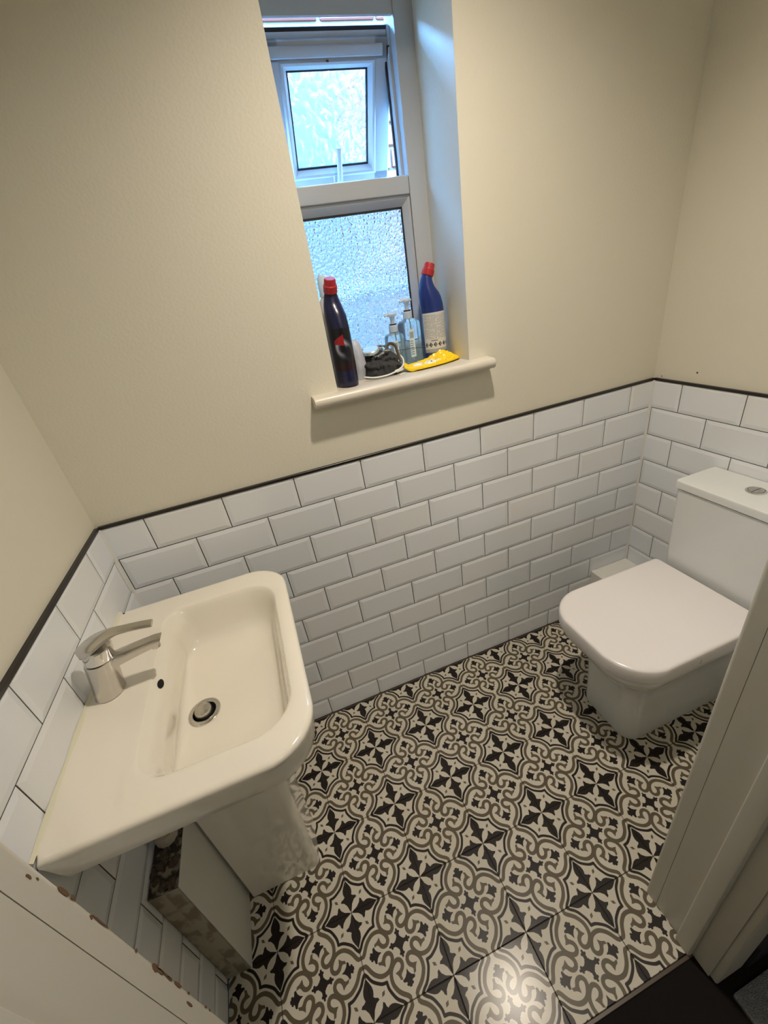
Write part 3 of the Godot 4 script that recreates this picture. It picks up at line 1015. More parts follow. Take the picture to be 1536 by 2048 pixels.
func build_toilet():
	var t := thing("toilet", "white close-coupled toilet with closed square lid, in the right corner", "toilet", Vector3(1.5, 0, 0.442))
	var zc := 0.442
	var o := -t.position
	var g := Geo.new()
	var rings := []
	for s in [[0.0, 1.300, 0.104, 0.045], [0.015, 1.297, 0.106, 0.045], [0.12, 1.294, 0.107, 0.047], [0.21, 1.286, 0.109, 0.05], [0.265, 1.268, 0.118, 0.06], [0.305, 1.240, 0.136, 0.075], [0.335, 1.212, 0.154, 0.09], [0.362, 1.194, 0.167, 0.10], [0.383, 1.184, 0.1735, 0.106], [0.394, 1.182, 0.175, 0.106], [0.398, 1.186, 0.171, 0.102]]:
		rings.append(rrect(s[1], 1.80, zc - s[2], zc + s[2], s[0], [0.012, s[3], s[3], 0.012], 10))
	g.loft(rings)
	_shift(g, o)
	obj("pan", g, M.toilet_ceramic, t, 50.0)
	g = Geo.new()
	rings = []
	for s in [[0.3985, 0.010], [0.4005, 0.009], [0.4205, 0.012]]:
		rings.append(rrect(1.174 + s[1], 1.635, zc - 0.179 + s[1], zc + 0.179 - s[1], s[0], [0.012, 0.11, 0.11, 0.012], 12))
	g.loft(rings)
	_shift(g, o)
	obj("seat", g, M.toilet_seat, t, 50.0)
	g = Geo.new()
	rings = []
	for s in [[0.4015, 0.0055], [0.4025, 0.0025], [0.410, 0.0005], [0.430, 0.0], [0.444, 0.001], [0.4485, 0.0035], [0.4508, 0.008], [0.4514, 0.014]]:
		var r := rrect(1.170 + s[1], 1.648 - s[1] * 0.6, zc - 0.182 + s[1], zc + 0.182 - s[1], s[0], [0.014, 0.112, 0.112, 0.014], 14)
		for i in r.size():       # the front edge is slightly bowed
			var k := (r[i].z - zc) / 0.18
			r[i].x += 0.010 * k * k * smoothstep(1.5, 1.2, r[i].x)
		rings.append(r)
	g.loft(rings)
	_shift(g, o)
	obj("lid", g, M.toilet_seat, t, 50.0)
	for z in [zc - 0.075, zc + 0.075]:
		g = Geo.new()
		g.lathe([[0.011, -0.028], [0.0115, -0.026], [0.0115, 0.026], [0.011, 0.028]], Vector3(1.642, 0.4275, z), 16, Basis(Vector3(1, 0, 0), PI / 2))
		_shift(g, o)
		obj("hinge", g, M.chrome, t)
	# cistern: body, lid with a round dual button
	g = Geo.new()
	rings = []
	for s in [[0.405, 0.012], [0.41, 0.009], [0.5, 0.005], [0.722, 0.0], [0.727, 0.0]]:
		rings.append(rrect(1.657 + s[1], 1.815, zc - 0.169 + s[1], zc + 0.169 - s[1], s[0], [0.004, 0.016, 0.016, 0.004], 6))
	g.loft(rings)
	_shift(g, o)
	obj("cistern", g, M.toilet_ceramic, t)
	g = Geo.new()
	rings = []
	for s in [[0.729, 0.006], [0.730, 0.003], [0.732, 0.0], [0.7515, 0.0], [0.7555, 0.002], [0.757, 0.006]]:
		rings.append(rrect(1.652 + s[1], 1.817, zc - 0.175 + s[1], zc + 0.175 - s[1], s[0], [0.004, 0.012, 0.012, 0.004], 6))
	g.loft(rings)
	_shift(g, o)
	var cl := obj("cistern_lid", g, M.toilet_ceramic, t)
	var b := Vector3(1.748, 0.757, zc - 0.002) + o
	g = Geo.new()
	g.lathe([[0.0255, -0.001], [0.0255, 0.002], [0.0235, 0.0035], [0.0215, 0.0035], [0.0205, 0.001]], b, 36)
	obj("button_ring", g, M.chrome, cl)
	for s in [-1.0, 1.0]:
		g = Geo.new()
		var lo := PackedVector3Array()
		var hi := PackedVector3Array()
		for k in 17:
			var a := PI * k / 16
			lo.append(b + Vector3(0.0195 * cos(a), 0.001, s * (0.0006 + 0.0185 * sin(a))))
			hi.append(b + Vector3(0.0185 * cos(a), 0.0042, s * (0.0010 + 0.0175 * sin(a))))
		g.loft([lo, hi])
		obj("flush_button", g, M.dull_chrome, cl)
	# scuff on the side of the lid
	g = Geo.new()
	var pts := []
	for k in 9:
		var a := -1.2 + 2.4 * k / 8.0
		pts.append(Vector3(1.392 + 0.007 * cos(a), 0.422 + 0.0085 * sin(a), zc + 0.1815) + o)
	g.tube(pts, 0.0008, 5)
	obj("scuff_mark", g, mat("scuff", Color(0.12, 0.13, 0.16), 0.6), t)


func build_boxings():
	# low box in the corner behind the toilet
	var t := thing("pipe_boxing", "low white painted pipe boxing in the corner beside the toilet", "pipe boxing", Vector3(1.72, 0, 0.04))
	var g := Geo.new()
	g.box(Vector3(1.63, 0.001, 0.001), Vector3(1.653, 0.222, 0.077), 0.003)
	_shift(g, -t.position)
	var wp := mat("boxing_paint", Color(0.76, 0.75, 0.70), 0.45)
	obj("end_panel", g, wp, t)
	g = boxgeo(Vector3(1.653, 0.001, 0.001), Vector3(1.8185, 0.2205, 0.0765), 0.003)
	_shift(g, -t.position)
	obj("casing", g, wp, t)
	# tall grimy box between the wall and the pedestal
	t = thing("pipe_boxing", "tall white pipe boxing with a grimy top, under the washbasin", "pipe boxing", Vector3(0.03, 0, 0.55))
	var dirty := mat("dirty_boxing", Color(1, 1, 1), 0.7)
	dirty.albedo_texture = stained(Color(0.24, 0.21, 0.16), Color(0.03, 0.022, 0.016), 21, 0.62, 9.0)
	dirty.uv1_triplanar = true
	dirty.uv1_scale = Vector3(5, 5, 5)
	g = boxgeo(Vector3(0.0005, 0.001, 0.37), Vector3(0.0585, 0.470, 0.6075), 0.003)
	_shift(g, -t.position)
	var smudged := mat("smudged_boxing", Color(1, 1, 1), 0.7)
	smudged.albedo_texture = stained(Color(0.36, 0.33, 0.25), Color(0.21, 0.175, 0.125), 8, 0.5, 5.0)
	smudged.uv1_triplanar = true
	smudged.uv1_scale = Vector3(4, 2.5, 4)
	obj("casing", g, smudged, t)
	g = boxgeo(Vector3(0.001, 0.470, 0.37), Vector3(0.0585, 0.4745, 0.607), 0.001)
	_shift(g, -t.position)
	obj("top_panel", g, dirty, t)
	g = boxgeo(Vector3(0.0585, 0.001, 0.37), Vector3(0.0605, 0.476, 0.6085), 0.0008)
	_shift(g, -t.position)
	obj("side_panel", g, mat("panel_paint", Color(0.62, 0.62, 0.57), 0.5), t)
	# lumps of old plaster and filth on the box
	g = Geo.new()
	var r2 := RandomNumberGenerator.new()
	r2.seed = 5
	for k in 34:
		var zz := r2.randf_range(0.42, 0.60)
		var at := Vector3(r2.randf_range(0.004, 0.05), 0.474, zz)
		var rr := r2.randf_range(0.004, 0.011)
		var rings := []
		for e in [[1.0, -0.2], [0.95, 0.25], [0.6, 0.65], [0.2, 0.8]]:
			var ring := PackedVector3Array()
			for i in 7:
				var a := TAU * i / 7
				var w: float = rr * e[0] * (1.0 + 0.35 * sin(k * 3.1 + i * 2.3))
				ring.append(at + Vector3(cos(a) * w * 0.8, rr * e[1], sin(a) * w))
			rings.append(ring)
		g.loft(rings)
	_shift(g, -t.position)
	var crumbs := obj("plaster_crumbs", g, mat("grime", Color(0.075, 0.052, 0.036), 0.9), t, 70.0)
	crumbs.set_meta("kind", "stuff")
	# waste pipe that stands on the boxing
	t = thing("waste_pipe", "dirty white plastic waste pipe with ribbed nuts above the boxing under the washbasin", "pipe", Vector3(0.03, 0.4755, 0.49))
	var plastic := mat("old_plastic", Color(0.42, 0.38, 0.31), 0.5)
	g = Geo.new()
	g.tube([Vector3(0.0, 0.0, 0.018), Vector3(0.0, 0.06, 0.018), Vector3(0.0, 0.13, 0.012), Vector3(0.0, 0.175, 0.0)], 0.015, 14)
	obj("pipe", g, plastic, t)
	for k in [[0.018, 0.0215], [0.072, 0.021]]:
		g = Geo.new()
		var rings := []
		for e in [[0.9, -0.013], [1.0, -0.010], [1.0, 0.010], [0.9, 0.013]]:
			var ring := PackedVector3Array()
			for i in 24:
				var a := TAU * i / 24
				var w: float = k[1] * e[0] * (1.0 + (0.05 if i % 2 else 0.0))
				ring.append(Vector3(cos(a) * w, k[0] + e[1], 0.018 + sin(a) * w))
			rings.append(ring)
		g.loft(rings)
		obj("ribbed_nut", g, plastic, t)


func build_ceiling_lamp():
	var t := thing("ceiling_lamp", "round recessed ceiling downlight over the middle of the room", "lamp", Vector3(0.93, CEIL, 0.55))
	var g := Geo.new()
	g.lathe([[0.052, 0.0], [0.052, -0.003], [0.046, -0.006], [0.037, -0.004], [0.036, -0.0005]], Vector3.ZERO, 40, Basis.IDENTITY, 1, 1, false)
	obj("bezel", g, M.upvc, t)
	var glow := mat("lamp_glow", Color(0.9, 0.85, 0.75), 0.3)
	glow.emission_enabled = true
	glow.emission = LAMP_TINT.linear_to_srgb()
	glow.emission_energy_multiplier = 8.0
	g = Geo.new()
	g.lathe([[0.0365, -0.0005], [0.0365, -0.0025], [0.02, -0.0045], [0.0, -0.005]], Vector3.ZERO, 40)
	obj("lens", g, glow, t)
	var l := SpotLight3D.new()
	l.name = "lamp_light"
	l.light_color = LAMP_TINT.linear_to_srgb()
	l.light_energy = LAMP
	l.light_size = 0.036
	l.spot_range = 12.0
	l.spot_attenuation = 2.0
	l.spot_angle = 65.0
	l.spot_angle_attenuation = 1.0
	l.shadow_enabled = true
	t.add_child(l, true)
	l.position = Vector3(0, -0.012, 0)
	l.rotation.x = -PI / 2


func build_hall_lamp():
	# opal globe on a short stem in the hall behind the doorway
	var t := thing("hall_lamp", "opal globe lamp hanging from the hall ceiling behind the doorway", "lamp", Vector3(0.9, CEIL, 2.0))
	var g := Geo.new()
	g.lathe([[0.045, 0.0], [0.045, -0.012], [0.008, -0.022], [0.008, -0.075]], Vector3.ZERO, 28)
	obj("stem", g, M.upvc, t)
	var opal := mat("globe_glow", Color(0.85, 0.85, 0.85), 0.3)
	opal.emission_enabled = true
	opal.emission = HALL_TINT.linear_to_srgb()
	opal.emission_energy_multiplier = 4.0
	g = Geo.new()
	var prof := []
	for k in 17:
		var a := PI * k / 16
		prof.append([maxf(0.11 * sin(a), 0.0), -0.18 + 0.11 * cos(a)])
	g.lathe(prof, Vector3.ZERO, 32)
	obj("globe", g, opal, t)
	var l := OmniLight3D.new()
	l.name = "hall_light"
	l.light_color = HALL_TINT.linear_to_srgb()
	l.light_energy = HALL_LAMP
	l.light_size = 0.1
	l.omni_range = 12.0
	l.omni_attenuation = 2.0
	l.shadow_enabled = true
	t.add_child(l, true)
	l.position = Vector3(0, -0.18, 0)


func build_rug():
	var t := thing("rug", "grey rug lying on the dark hall floor beside the door frame", "rug", Vector3(1.063, -0.003, 1.044))
	var g := Geo.new()
	var rings := []
	for s in [[0.0, 0.0], [0.008, 0.0], [0.012, 0.006]]:
		rings.append(rrect(0.0 + s[1], 0.9 - s[1], 0.0 + s[1], 0.5 - s[1], s[0], [0.004, 0.004, 0.004, 0.004], 2))
	g.loft(rings)
	var m := mat("rug_pile", Color(0.22, 0.225, 0.24), 0.95)
	m.heightmap_enabled = true
	m.heightmap_texture = noise_tex(0.15, 256, 3)
	m.heightmap_scale = 0.5
	m.uv1_triplanar = true
	m.uv1_scale = Vector3(8, 8, 8)
	var o := obj("pile", g, m, t)
	t.rotation.y = 0.0


# ---------------------------------------------------------------- things on the sill
func label_texture(kind: int) -> ImageTexture:
	var im := Image.create(256, 256, false, Image.FORMAT_RGB8)
	var r := RandomNumberGenerator.new()
	r.seed = 40 + kind
	if kind == 0:      # back label: rows of small print, a row of black signs
		im.fill(Color(0.80, 0.80, 0.79))
		for y in range(14, 168, 6):
			var x := 10
			while x < 244:
				var w := r.randi_range(4, 15)
				if x > 122 and x < 134: x = 134
				if r.randf() < 0.9: im.fill_rect(Rect2i(x, y, mini(w, 246 - x), 2), Color(0.42, 0.43, 0.45))
				x += w + 3
		im.fill_rect(Rect2i(72, 176, 56, 4), Color(0.15, 0.15, 0.15))
		for k in 6:
			var cx := 26 + k * 40
			var cy := 204
			for dy in range(-15, 16):
				for dx in range(-15, 16):
					if absi(dx) + absi(dy) < 17 and (absi(dx) + absi(dy) > 11 or (dx * (3 + k) + dy * dy * (k % 3 + 1)) % 7 < 3): im.set_pixel(cx + dx, cy + dy, Color(0.05, 0.05, 0.05))
		im.fill_rect(Rect2i(0, 232, 256, 24), Color(0.62, 0.63, 0.64))
	elif kind == 1:      # front label: dark, a white swirl and a red flash
		for y in 256:
			for x in 256:
				var d := Vector2(x - 128, y - 130)
				var a := d.angle()
				var rr := d.length()
				var k := clampf(1.0 - absf(rr - 58.0 - 18.0 * sin(a * 2.0 + 0.6)) / 30.0, 0, 1) * clampf(0.55 + 0.5 * sin(a - 2.4), 0, 1)
				var c := Color(0.05, 0.05, 0.10).lerp(Color(0.78, 0.8, 0.85), k)
				if x > 40 and x < 128 and y > 34 + (128 - x) * 0.4 and y < 90 + (x - 40) * 0.15: c = Color(0.62, 0.10, 0.14)
				if y > 210: c = c.lerp(Color(0.25, 0.04, 0.08), 0.5)
				im.set_pixel(x, y, c)
	else:                # yellow pack: pale panel with little flowers
		for y in 256:
			for x in 256:
				var c := Color(0.95, 0.80, 0.08)
				var d := Vector2((x - 96) / 62.0, (y - 150) / 70.0)
				if d.length() < 1.0 + 0.15 * sin(5.0 * d.angle()): c = Color(0.92, 0.90, 0.82)
				im.set_pixel(x, y, c)
		for k in 16:
			var p := Vector2i(r.randi_range(66, 128), r.randi_range(105, 200))
			var cc: Color = [Color(0.75, 0.15, 0.3), Color(0.2, 0.15, 0.4), Color(0.3, 0.45, 0.2), Color(0.9, 0.5, 0.6)][k % 4]
			for dy in range(-5, 6):
				for dx in range(-5, 6):
					if dx * dx + dy * dy < 20: im.set_pixel(p.x + dx, p.y + dy, cc)
	return ImageTexture.create_from_image(im)


func bleach_bottle(called: String, label: String, at: Vector3, turn: float, tex_kind: int, tint: Color) -> Node3D:
	var t := thing(called, label, "bottle", at, turn)
	var blue := mat("bottle_blue_%d" % tex_kind, tint, 0.28)
	# oval body whose neck leans over to -x
	var spec := [[0.0, 0.0, 0.031, 0.024], [0.003, 0.0, 0.0345, 0.027], [0.02, 0.0, 0.0355, 0.028], [0.045, 0.0, 0.0355, 0.028], [0.10, 0.0, 0.0355, 0.028], [0.138, 0.0, 0.0350, 0.028], [0.158, -0.0012, 0.0345, 0.028], [0.176, -0.0040, 0.0330, 0.0275], [0.188, -0.0066, 0.0305, 0.026], [0.198, -0.0090, 0.0268, 0.0245], [0.208, -0.0105, 0.0232, 0.0225], [0.218, -0.0105, 0.0198, 0.0198], [0.228, -0.0090, 0.0168, 0.0172], [0.238, -0.0058, 0.0145, 0.0145]]
	var rings := []
	for s in spec:
		var r := PackedVector3Array()
		var tilt := smoothstep(0.185, 0.235, s[0]) * -0.36
		for i in 32:
			var a := TAU * i / 32
			var x: float = cos(a) * s[2]
			r.append(Vector3(s[1] + x * cos(tilt), s[0] + x * sin(tilt), -sin(a) * s[3]))
		rings.append(r)
	var g := Geo.new()
	g.loft(rings)
	obj("bottle", g, blue, t, 50.0)
	# ribbed red cap
	g = Geo.new()
	rings = []
	var cb := Basis(Vector3(0, 0, 1), -0.38)
	for s in [[0.0, 0.0165], [0.001, 0.0175], [0.016, 0.0172], [0.0175, 0.0158], [0.019, 0.0150], [0.030, 0.0142], [0.0325, 0.0125]]:
		var r := PackedVector3Array()
		for i in 40:
			var a := TAU * i / 40
			var w: float = s[1] * (1.0 + (0.03 if i % 2 else 0.0))
			r.append(Vector3(-0.0066, 0.234, 0) + cb * Vector3(cos(a) * w, s[0], -sin(a) * w))
		rings.append(r)
	g.loft(rings)
	obj("cap", g, mat("cap_red_%d" % tex_kind, Color(0.42, 0.022, 0.024), 0.35), t, 30.0)
	# label wrapped round the viewer's side
	g = Geo.new()
	rings = []
	var mid := 1.5 * PI if tex_kind == 0 else -0.18
	for y in [0.027, 0.138] if tex_kind == 0 else [0.045, 0.150]:
		var r := PackedVector3Array()
		for i in 25:
			var a := mid + PI * (-0.42 + 0.84 * i / 24.0)
			var k := 1.012 if tex_kind == 0 or y < 0.14 else 0.995
			r.append(Vector3(cos(a) * 0.0355 * k, y, -sin(a) * 0.028 * k))
		rings.append(r)
	g.loft(rings, false, false, false)
	var lm := mat("bottle_label_%d" % tex_kind, Color(1, 1, 1), 0.35)
	lm.albedo_color = Color(1, 1, 1)
	lm.albedo_texture = label_texture(tex_kind)
	obj("label", g, lm, t)
	return t


func soap_bottle(label: String, at: Vector3, turn: float, h: float, w: float):
	var t := thing("soap_dispenser", label, "soap bottle", at, turn, "clear pump soap bottles on the window sill")
	var clear = M.get("clear_plastic")
	if clear == null:
		clear = mat("clear_plastic", Color(0.72, 0.90, 0.95), 0.08)
		clear.albedo_color.a = 0.12
		clear.refraction_enabled = true
		clear.refraction_scale = 0.035
		clear.transparency = BaseMaterial3D.TRANSPARENCY_ALPHA
	var milky = M.get("milky_plastic")
	if milky == null:
		milky = mat("milky_plastic", Color(0.75, 0.82, 0.84), 0.3)
		milky.backlight_enabled = true
		milky.backlight = Color(0.8, 0.85, 0.88)
	var g := Geo.new()
	var rings := []
	for s in [[0.0, 0.88], [0.004, 1.0], [h * 0.9, 1.0], [h * 0.96, 0.9], [h, 0.55], [h + 0.003, 0.42]]:
		rings.append(rrect(-w * s[1], w * s[1], -w * 0.72 * s[1], w * 0.72 * s[1], s[0], [w * 0.3 * s[1], w * 0.3 * s[1], w * 0.3 * s[1], w * 0.3 * s[1]], 6))
	g.loft(rings)
	obj("bottle", g, clear, t, 40.0)
	g = Geo.new()
	rings = []
	for s in [[h + 0.003, 0.0115], [h + 0.004, 0.0135], [h + 0.022, 0.0135], [h + 0.023, 0.0125]]:
		var r := PackedVector3Array()
		for i in 36:
			var a := TAU * i / 36
			var k: float = s[1] * (1.0 + (0.035 if i % 2 else 0.0))
			r.append(Vector3(cos(a) * k, s[0], -sin(a) * k))
		rings.append(r)
	g.loft(rings)
	obj("collar", g, milky, t)
	g = Geo.new()
	g.lathe([[0.0108, h + 0.023], [0.0108, h + 0.0265]], Vector3.ZERO, 24)
	obj("collar_gap", g, M.gasket, t)
	g = Geo.new()
	g.lathe([[0.0065, h + 0.0265], [0.0068, h + 0.04], [0.0085, h + 0.047], [0.0155, h + 0.050], [0.016, h + 0.0535], [0.0145, h + 0.0555]], Vector3.ZERO, 24)
	g.tube([Vector3(0.0, h + 0.0525, 0), Vector3(-0.016, h + 0.053, 0.002), Vector3(-0.026, h + 0.0505, 0.003)], [0.0045, 0.0042, 0.0032], 10)
	obj("pump", g, milky, t)
	g = Geo.new()
	g.lathe([[0.0022, 0.012], [0.0022, h]], Vector3(0.002, 0, 0), 8)
	obj("dip_tube", g, milky, t)
	# print on the back of the bottle
	var lab := Geo.new()
	lab.box(Vector3(-w * 0.55, h * 0.18, w * 0.72), Vector3(w * 0.05, h * 0.8, w * 0.72 + 0.0006))
	var ink = M.get("soap_label")
	if ink == null:
		ink = mat("soap_label", Color(0.62, 0.72, 0.78), 0.4)
		var im := Image.create(64, 64, false, Image.FORMAT_RGB8)
		im.fill(Color(0.80, 0.88, 0.92))
		for y in range(6, 40, 5): im.fill_rect(Rect2i(6, y, 34 + (y * 7) % 18, 2), Color(0.42, 0.50, 0.60))
		for x in range(8, 54, 4): im.fill_rect(Rect2i(x, 44, 1 + x % 3, 14), Color(0.2, 0.24, 0.3))
		ink.albedo_color = Color(1, 1, 1)
		ink.albedo_texture = ImageTexture.create_from_image(im)
	obj("label", lab, ink, t)


func pillow(nx: int, nz: int, sx: float, sz: float, height: Callable, base: Callable) -> Geo:
	# closed sheet between two height fields over [-1,1]^2
	var g := Geo.new()
	var P := func(i: int, j: int, up: bool):
		var u: float = -1.0 + 2.0 * i / nx
		var w: float = -1.0 + 2.0 * j / nz
		var q: float = u * sqrt(1.0 - 0.42 * w * w)
		var s: float = w * sqrt(1.0 - 0.42 * u * u)
		return Vector3(q * sx, height.call(u, w) if up else base.call(u, w), s * sz)
	for i in nx:
		for j in nz:
			var ua := Vector2(float(i) / nx, float(j) / nz)
			var ub := Vector2(float(i + 1) / nx, float(j + 1) / nz)
			g.quad(P.call(i, j, true), P.call(i, j + 1, true), P.call(i + 1, j + 1, true), P.call(i + 1, j, true), ua, Vector2(ua.x, ub.y), ub, Vector2(ub.x, ua.y))
			g.quad(P.call(i, j, false), P.call(i + 1, j, false), P.call(i + 1, j + 1, false), P.call(i, j + 1, false), ua, Vector2(ub.x, ua.y), ub, Vector2(ua.x, ub.y))
	for i in nx:
		for j in [0, nz]:
			g.quad(P.call(i, j, false), P.call(i + 1, j, false), P.call(i + 1, j, true), P.call(i, j, true))
	for j in nz:
		for i in [0, nx]:
			g.quad(P.call(i, j, false), P.call(i, j + 1, false), P.call(i, j + 1, true), P.call(i, j, true))
	g.solid()
	return g


func build_sill_things():
	var sy := 1.2052
	bleach_bottle("bleach_bottle", "dark navy bottle with a red cap, left end of the window sill", Vector3(0.7305, sy, -0.040), -1.42, 1, Color(0.010, 0.012, 0.05))
	bleach_bottle("bleach_bottle", "blue bottle with red cap and white printed label, by the right window reveal", Vector3(1.045, sy, -0.128), -0.10, 0, Color(0.012, 0.03, 0.17))
	soap_bottle("larger clear soap bottle with a pump, touching the blue bottle", Vector3(0.974, sy, -0.152), 0.2, 0.128, 0.031)
	soap_bottle("smaller clear soap bottle with a pump, behind the dark cloth", Vector3(0.925, sy, -0.155), 0.05, 0.098, 0.028)
	# bottle half hidden behind the navy one
	var t := thing("white_bottle", "white capped bottle mostly hidden behind the navy bottle", "bottle", Vector3(0.728, sy, -0.118))
	var g := Geo.new()
	g.lathe([[0.023, 0.0], [0.0245, 0.004], [0.0245, 0.17], [0.0225, 0.195], [0.0165, 0.215], [0.0105, 0.226]], Vector3.ZERO, 28)
	obj("bottle", g, mat("white_plastic", Color(0.66, 0.62, 0.58), 0.3), t)
	g = Geo.new()
	g.lathe([[0.0125, 0.226], [0.0128, 0.25], [0.0118, 0.268], [0.0085, 0.276], [0.0, 0.278]], Vector3.ZERO, 24)
	obj("cap", g, M.milky_plastic, t)
	# crumpled bag of clear plastic
	var f := FastNoiseLite.new()
	f.seed = 9
	f.frequency = 0.9
	f.fractal_octaves = 3
	g = Geo.new()
	var rings := []
	for k in 12:
		var y := k / 11.0
		var r := PackedVector3Array()
		for i in 28:
			var a := TAU * i / 28
			var w: float = (0.026 * sqrt(maxf(0.02, 1.0 - pow(absf(y - 0.35) / 0.68, 2.4)))) * (1.0 + 0.22 * f.get_noise_3d(cos(a) * 2.0, y * 3.0, sin(a) * 2.0))
			r.append(Vector3(cos(a) * w, 0.107 * y, sin(a) * w * 0.95))
		rings.append(r)
	g.loft(rings)
	var bagm := mat("bag_film", Color(0.62, 0.63, 0.66), 0.3)
	bagm.backlight_enabled = true
	bagm.backlight = Color(0.7, 0.72, 0.76)
	t = obj("plastic_bag", g, bagm, self, 70.0)
	t.position = Vector3(0.7785, sy, -0.095)
	tag(t, "crumpled whitish plastic bag standing between the navy bottle and the cloth", "plastic bag")
	# bundle of dark grey cloth, folded over itself
	var f2 := FastNoiseLite.new()
	f2.seed = 4
	f2.frequency = 0.8
	f2.fractal_octaves = 2
	var hgt := func(u, w):
		var e: float = maxf(0.0, (1.0 - pow(absf(u), 3.0)) * (1.0 - pow(absf(w), 3.0)))
		var fold: float = absf(sin(6.5 * w + 1.6 * f2.get_noise_2d(u * 1.6, w * 1.2) * 2.0 + u * 1.1))
		return 0.003 + pow(e, 0.36) * (0.048 + 0.012 * f2.get_noise_2d(u * 1.2 + 5.0, w * 1.2) - 0.010 * w) + e * 0.012 * fold
	g = pillow(60, 60, 0.057, 0.046, hgt, func(_u, _w): return 0.0)
	for k in g.v.size():       # the edges of the layers bulge one above the other
		var p := g.v[k]
		var rad := Vector2(p.x / 0.057, p.z / 0.046)
		if rad.length() < 0.2: continue
		var out := rad.normalized() * 0.0042 * sin(p.y * 290.0 + 2.2 * f2.get_noise_2d(p.x * 60.0, p.z * 60.0) + p.x * 40.0) * smoothstep(0.4, 0.85, rad.length()) * smoothstep(0.001, 0.006, p.y)
		g.v[k] = p + Vector3(out.x, 0, out.y)
	var cl := mat("dark_cloth", Color(0.030, 0.030, 0.034), 0.85)
	cl.rim_enabled = true
	cl.rim = 0.4
	t = obj("dark_cloth", g, cl, self, 80.0)
	t.position = Vector3(0.8475, sy + 0.0022, -0.082)
	t.rotation.y = 0.15
	tag(t, "bundle of dark grey folded cloth in the middle of the window sill", "cloth")
	# brown strap arching over the cloth
	g = Geo.new()
	g.tube(smooth_path([Vector3(0.872, 1.247, -0.072), Vector3(0.870, 1.272, -0.080), Vector3(0.880, 1.286, -0.083), Vector3(0.895, 1.279, -0.079), Vector3(0.899, 1.255, -0.070), Vector3(0.900, 1.236, -0.058)], 5), 0.0045, 10, 0.45)
	tag(obj("strap", g, mat("strap_brown", Color(0.10, 0.075, 0.05), 0.6), self, 60.0), "short brown strap arching over the dark cloth", "strap")
	# white cable looping round the cloth
	g = Geo.new()
	g.tube(smooth_path([Vector3(0.778, 1.2175, -0.038), Vector3(0.806, 1.212, -0.028), Vector3(0.842, 1.212, -0.024), Vector3(0.876, 1.217, -0.031), Vector3(0.901, 1.226, -0.046), Vector3(0.909, 1.240, -0.063), Vector3(0.904, 1.2505, -0.078), Vector3(0.905, 1.24, -0.1), Vector3(0.91, 1.21, -0.12)], 6), 0.0024, 10)
	tag(obj("cable", g, mat("cable_white", Color(0.72, 0.74, 0.73), 0.4), self), "white cable looped round the front of the dark cloth", "cable")
	g = Geo.new()
	g.tube(smooth_path([Vector3(0.900, 1.262, -0.090), Vector3(0.93, 1.2605, -0.088), Vector3(0.97, 1.2575, -0.092), Vector3(1.0, 1.252, -0.095)], 5), 0.0007, 6)
	tag(obj("wire", g, M.gasket), "thin black wire running in front of the clear soap bottles", "wire")
	# cards by the cloth
	var card := mat("card_white", Color(0.70, 0.68, 0.62), 0.5)
	t = obj("card", boxgeo(Vector3(-0.012, 0, -0.008), Vector3(0.012, 0.0015, 0.008), 0.0004), card)
	t.position = Vector3(0.887, sy + 0.0003, -0.029)
	t.rotation.y = 0.35
	tag(t, "small white card lying at the front right of the dark cloth", "card", "small cards on the window sill")
	t = obj("card", boxgeo(Vector3(-0.011, 0, -0.006), Vector3(0.011, 0.004, 0.006), 0.0005), card)
	t.position = Vector3(0.882, sy + 0.009, -0.036)
	t.rotation = Vector3(0.25, 0.3, 0.1)
	tag(t, "small white card tucked under the white cable against the dark cloth", "card", "small cards on the window sill")
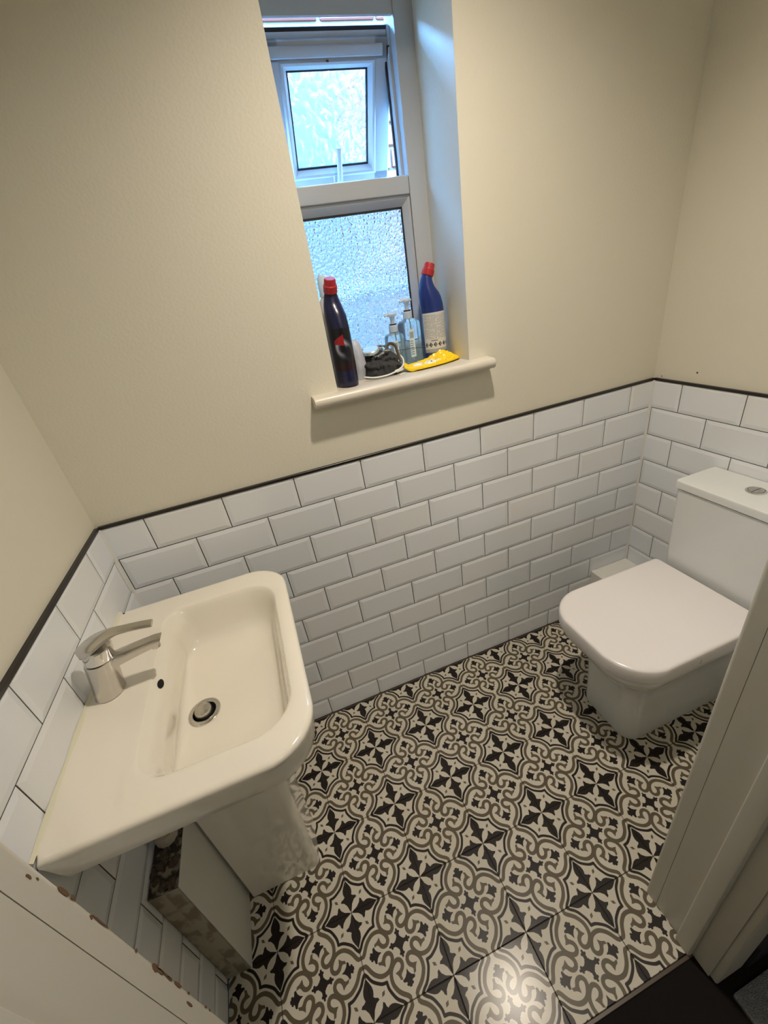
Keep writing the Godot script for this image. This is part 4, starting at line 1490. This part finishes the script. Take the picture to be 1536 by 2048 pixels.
	# metal jar lids on the heap
	for k in [["metal_disc", Vector3(0.822, 1.2735, -0.083), 0.024, 0.15, "pale metal screw-top disc lying on the dark cloth", 0], ["metal_ring", Vector3(0.861, 1.2725, -0.088), 0.0215, -0.2, "silver metal ring propped on the dark cloth beside the strap", 1], ["metal_ring", Vector3(0.842, 1.2675, -0.064), 0.017, 0.5, "smaller silver ring in front of the pale disc on the cloth", 1]]:
		g = Geo.new()
		if k[5] == 0:
			g.lathe([[k[2], 0.0], [k[2], 0.007], [k[2] - 0.002, 0.009], [k[2] - 0.005, 0.0085], [0.0, 0.0085]], Vector3.ZERO, 32)
		else:
			var ring := []
			for i in 33:
				var a := TAU * i / 32
				ring.append(Vector3(cos(a) * k[2], 0.004, sin(a) * k[2]))
			g.tube(ring, 0.0032, 8)
		t = obj(k[0], g, M.chrome if k[5] else mat("tin", Color(0.62, 0.68, 0.66), 0.3, 0.6))
		t.position = k[1]
		t.rotation = Vector3(0.25, 0, k[3])
		tag(t, k[4], "metal disc" if k[5] == 0 else "ring")
	# yellow crumpled pack in front of the blue bottle
	var f3 := FastNoiseLite.new()
	f3.seed = 15
	f3.frequency = 1.3
	f3.fractal_type = FastNoiseLite.FRACTAL_RIDGED
	f3.fractal_octaves = 3
	var hy := func(u, w):
		var e: float = maxf(0.0, (1.0 - pow(absf(u), 6.0)) * (1.0 - pow(absf(w), 6.0)))
		var n: float = f3.get_noise_2d(u * 1.9 + 3.0, w * 0.9)
		var peak: float = 0.022 * exp(-pow((u - 0.62) / 0.30, 2.0)) * smoothstep(1.0, -0.6, w + 0.25)
		return 0.003 + pow(e, 0.5) * (0.0055 + 0.0065 * n) + peak + 0.013 * smoothstep(0.72, 1.0, -u) * smoothstep(1.0, -0.5, w) + 0.004 * smoothstep(0.7, 1.0, absf(w))
	g = pillow(60, 28, 0.099, 0.044, hy, func(u, w): return maxf(0.0, hy.call(u, w) - 0.003 - 0.009 * maxf(0.0, 1.0 - u * u) * maxf(0.0, 1.0 - w * w)))
	var ym := mat("yellow_film", Color(1, 1, 1), 0.25)
	ym.albedo_color = Color(1, 1, 1)
	ym.albedo_texture = label_texture(2)
	t = obj("wipes_pack", g, ym, self, 32.0)
	t.position = Vector3(1.0, sy + 0.0003, -0.066)
	t.rotation.y = 0.22
	tag(t, "crumpled yellow plastic pack lying in front of the blue bottle", "plastic pack")
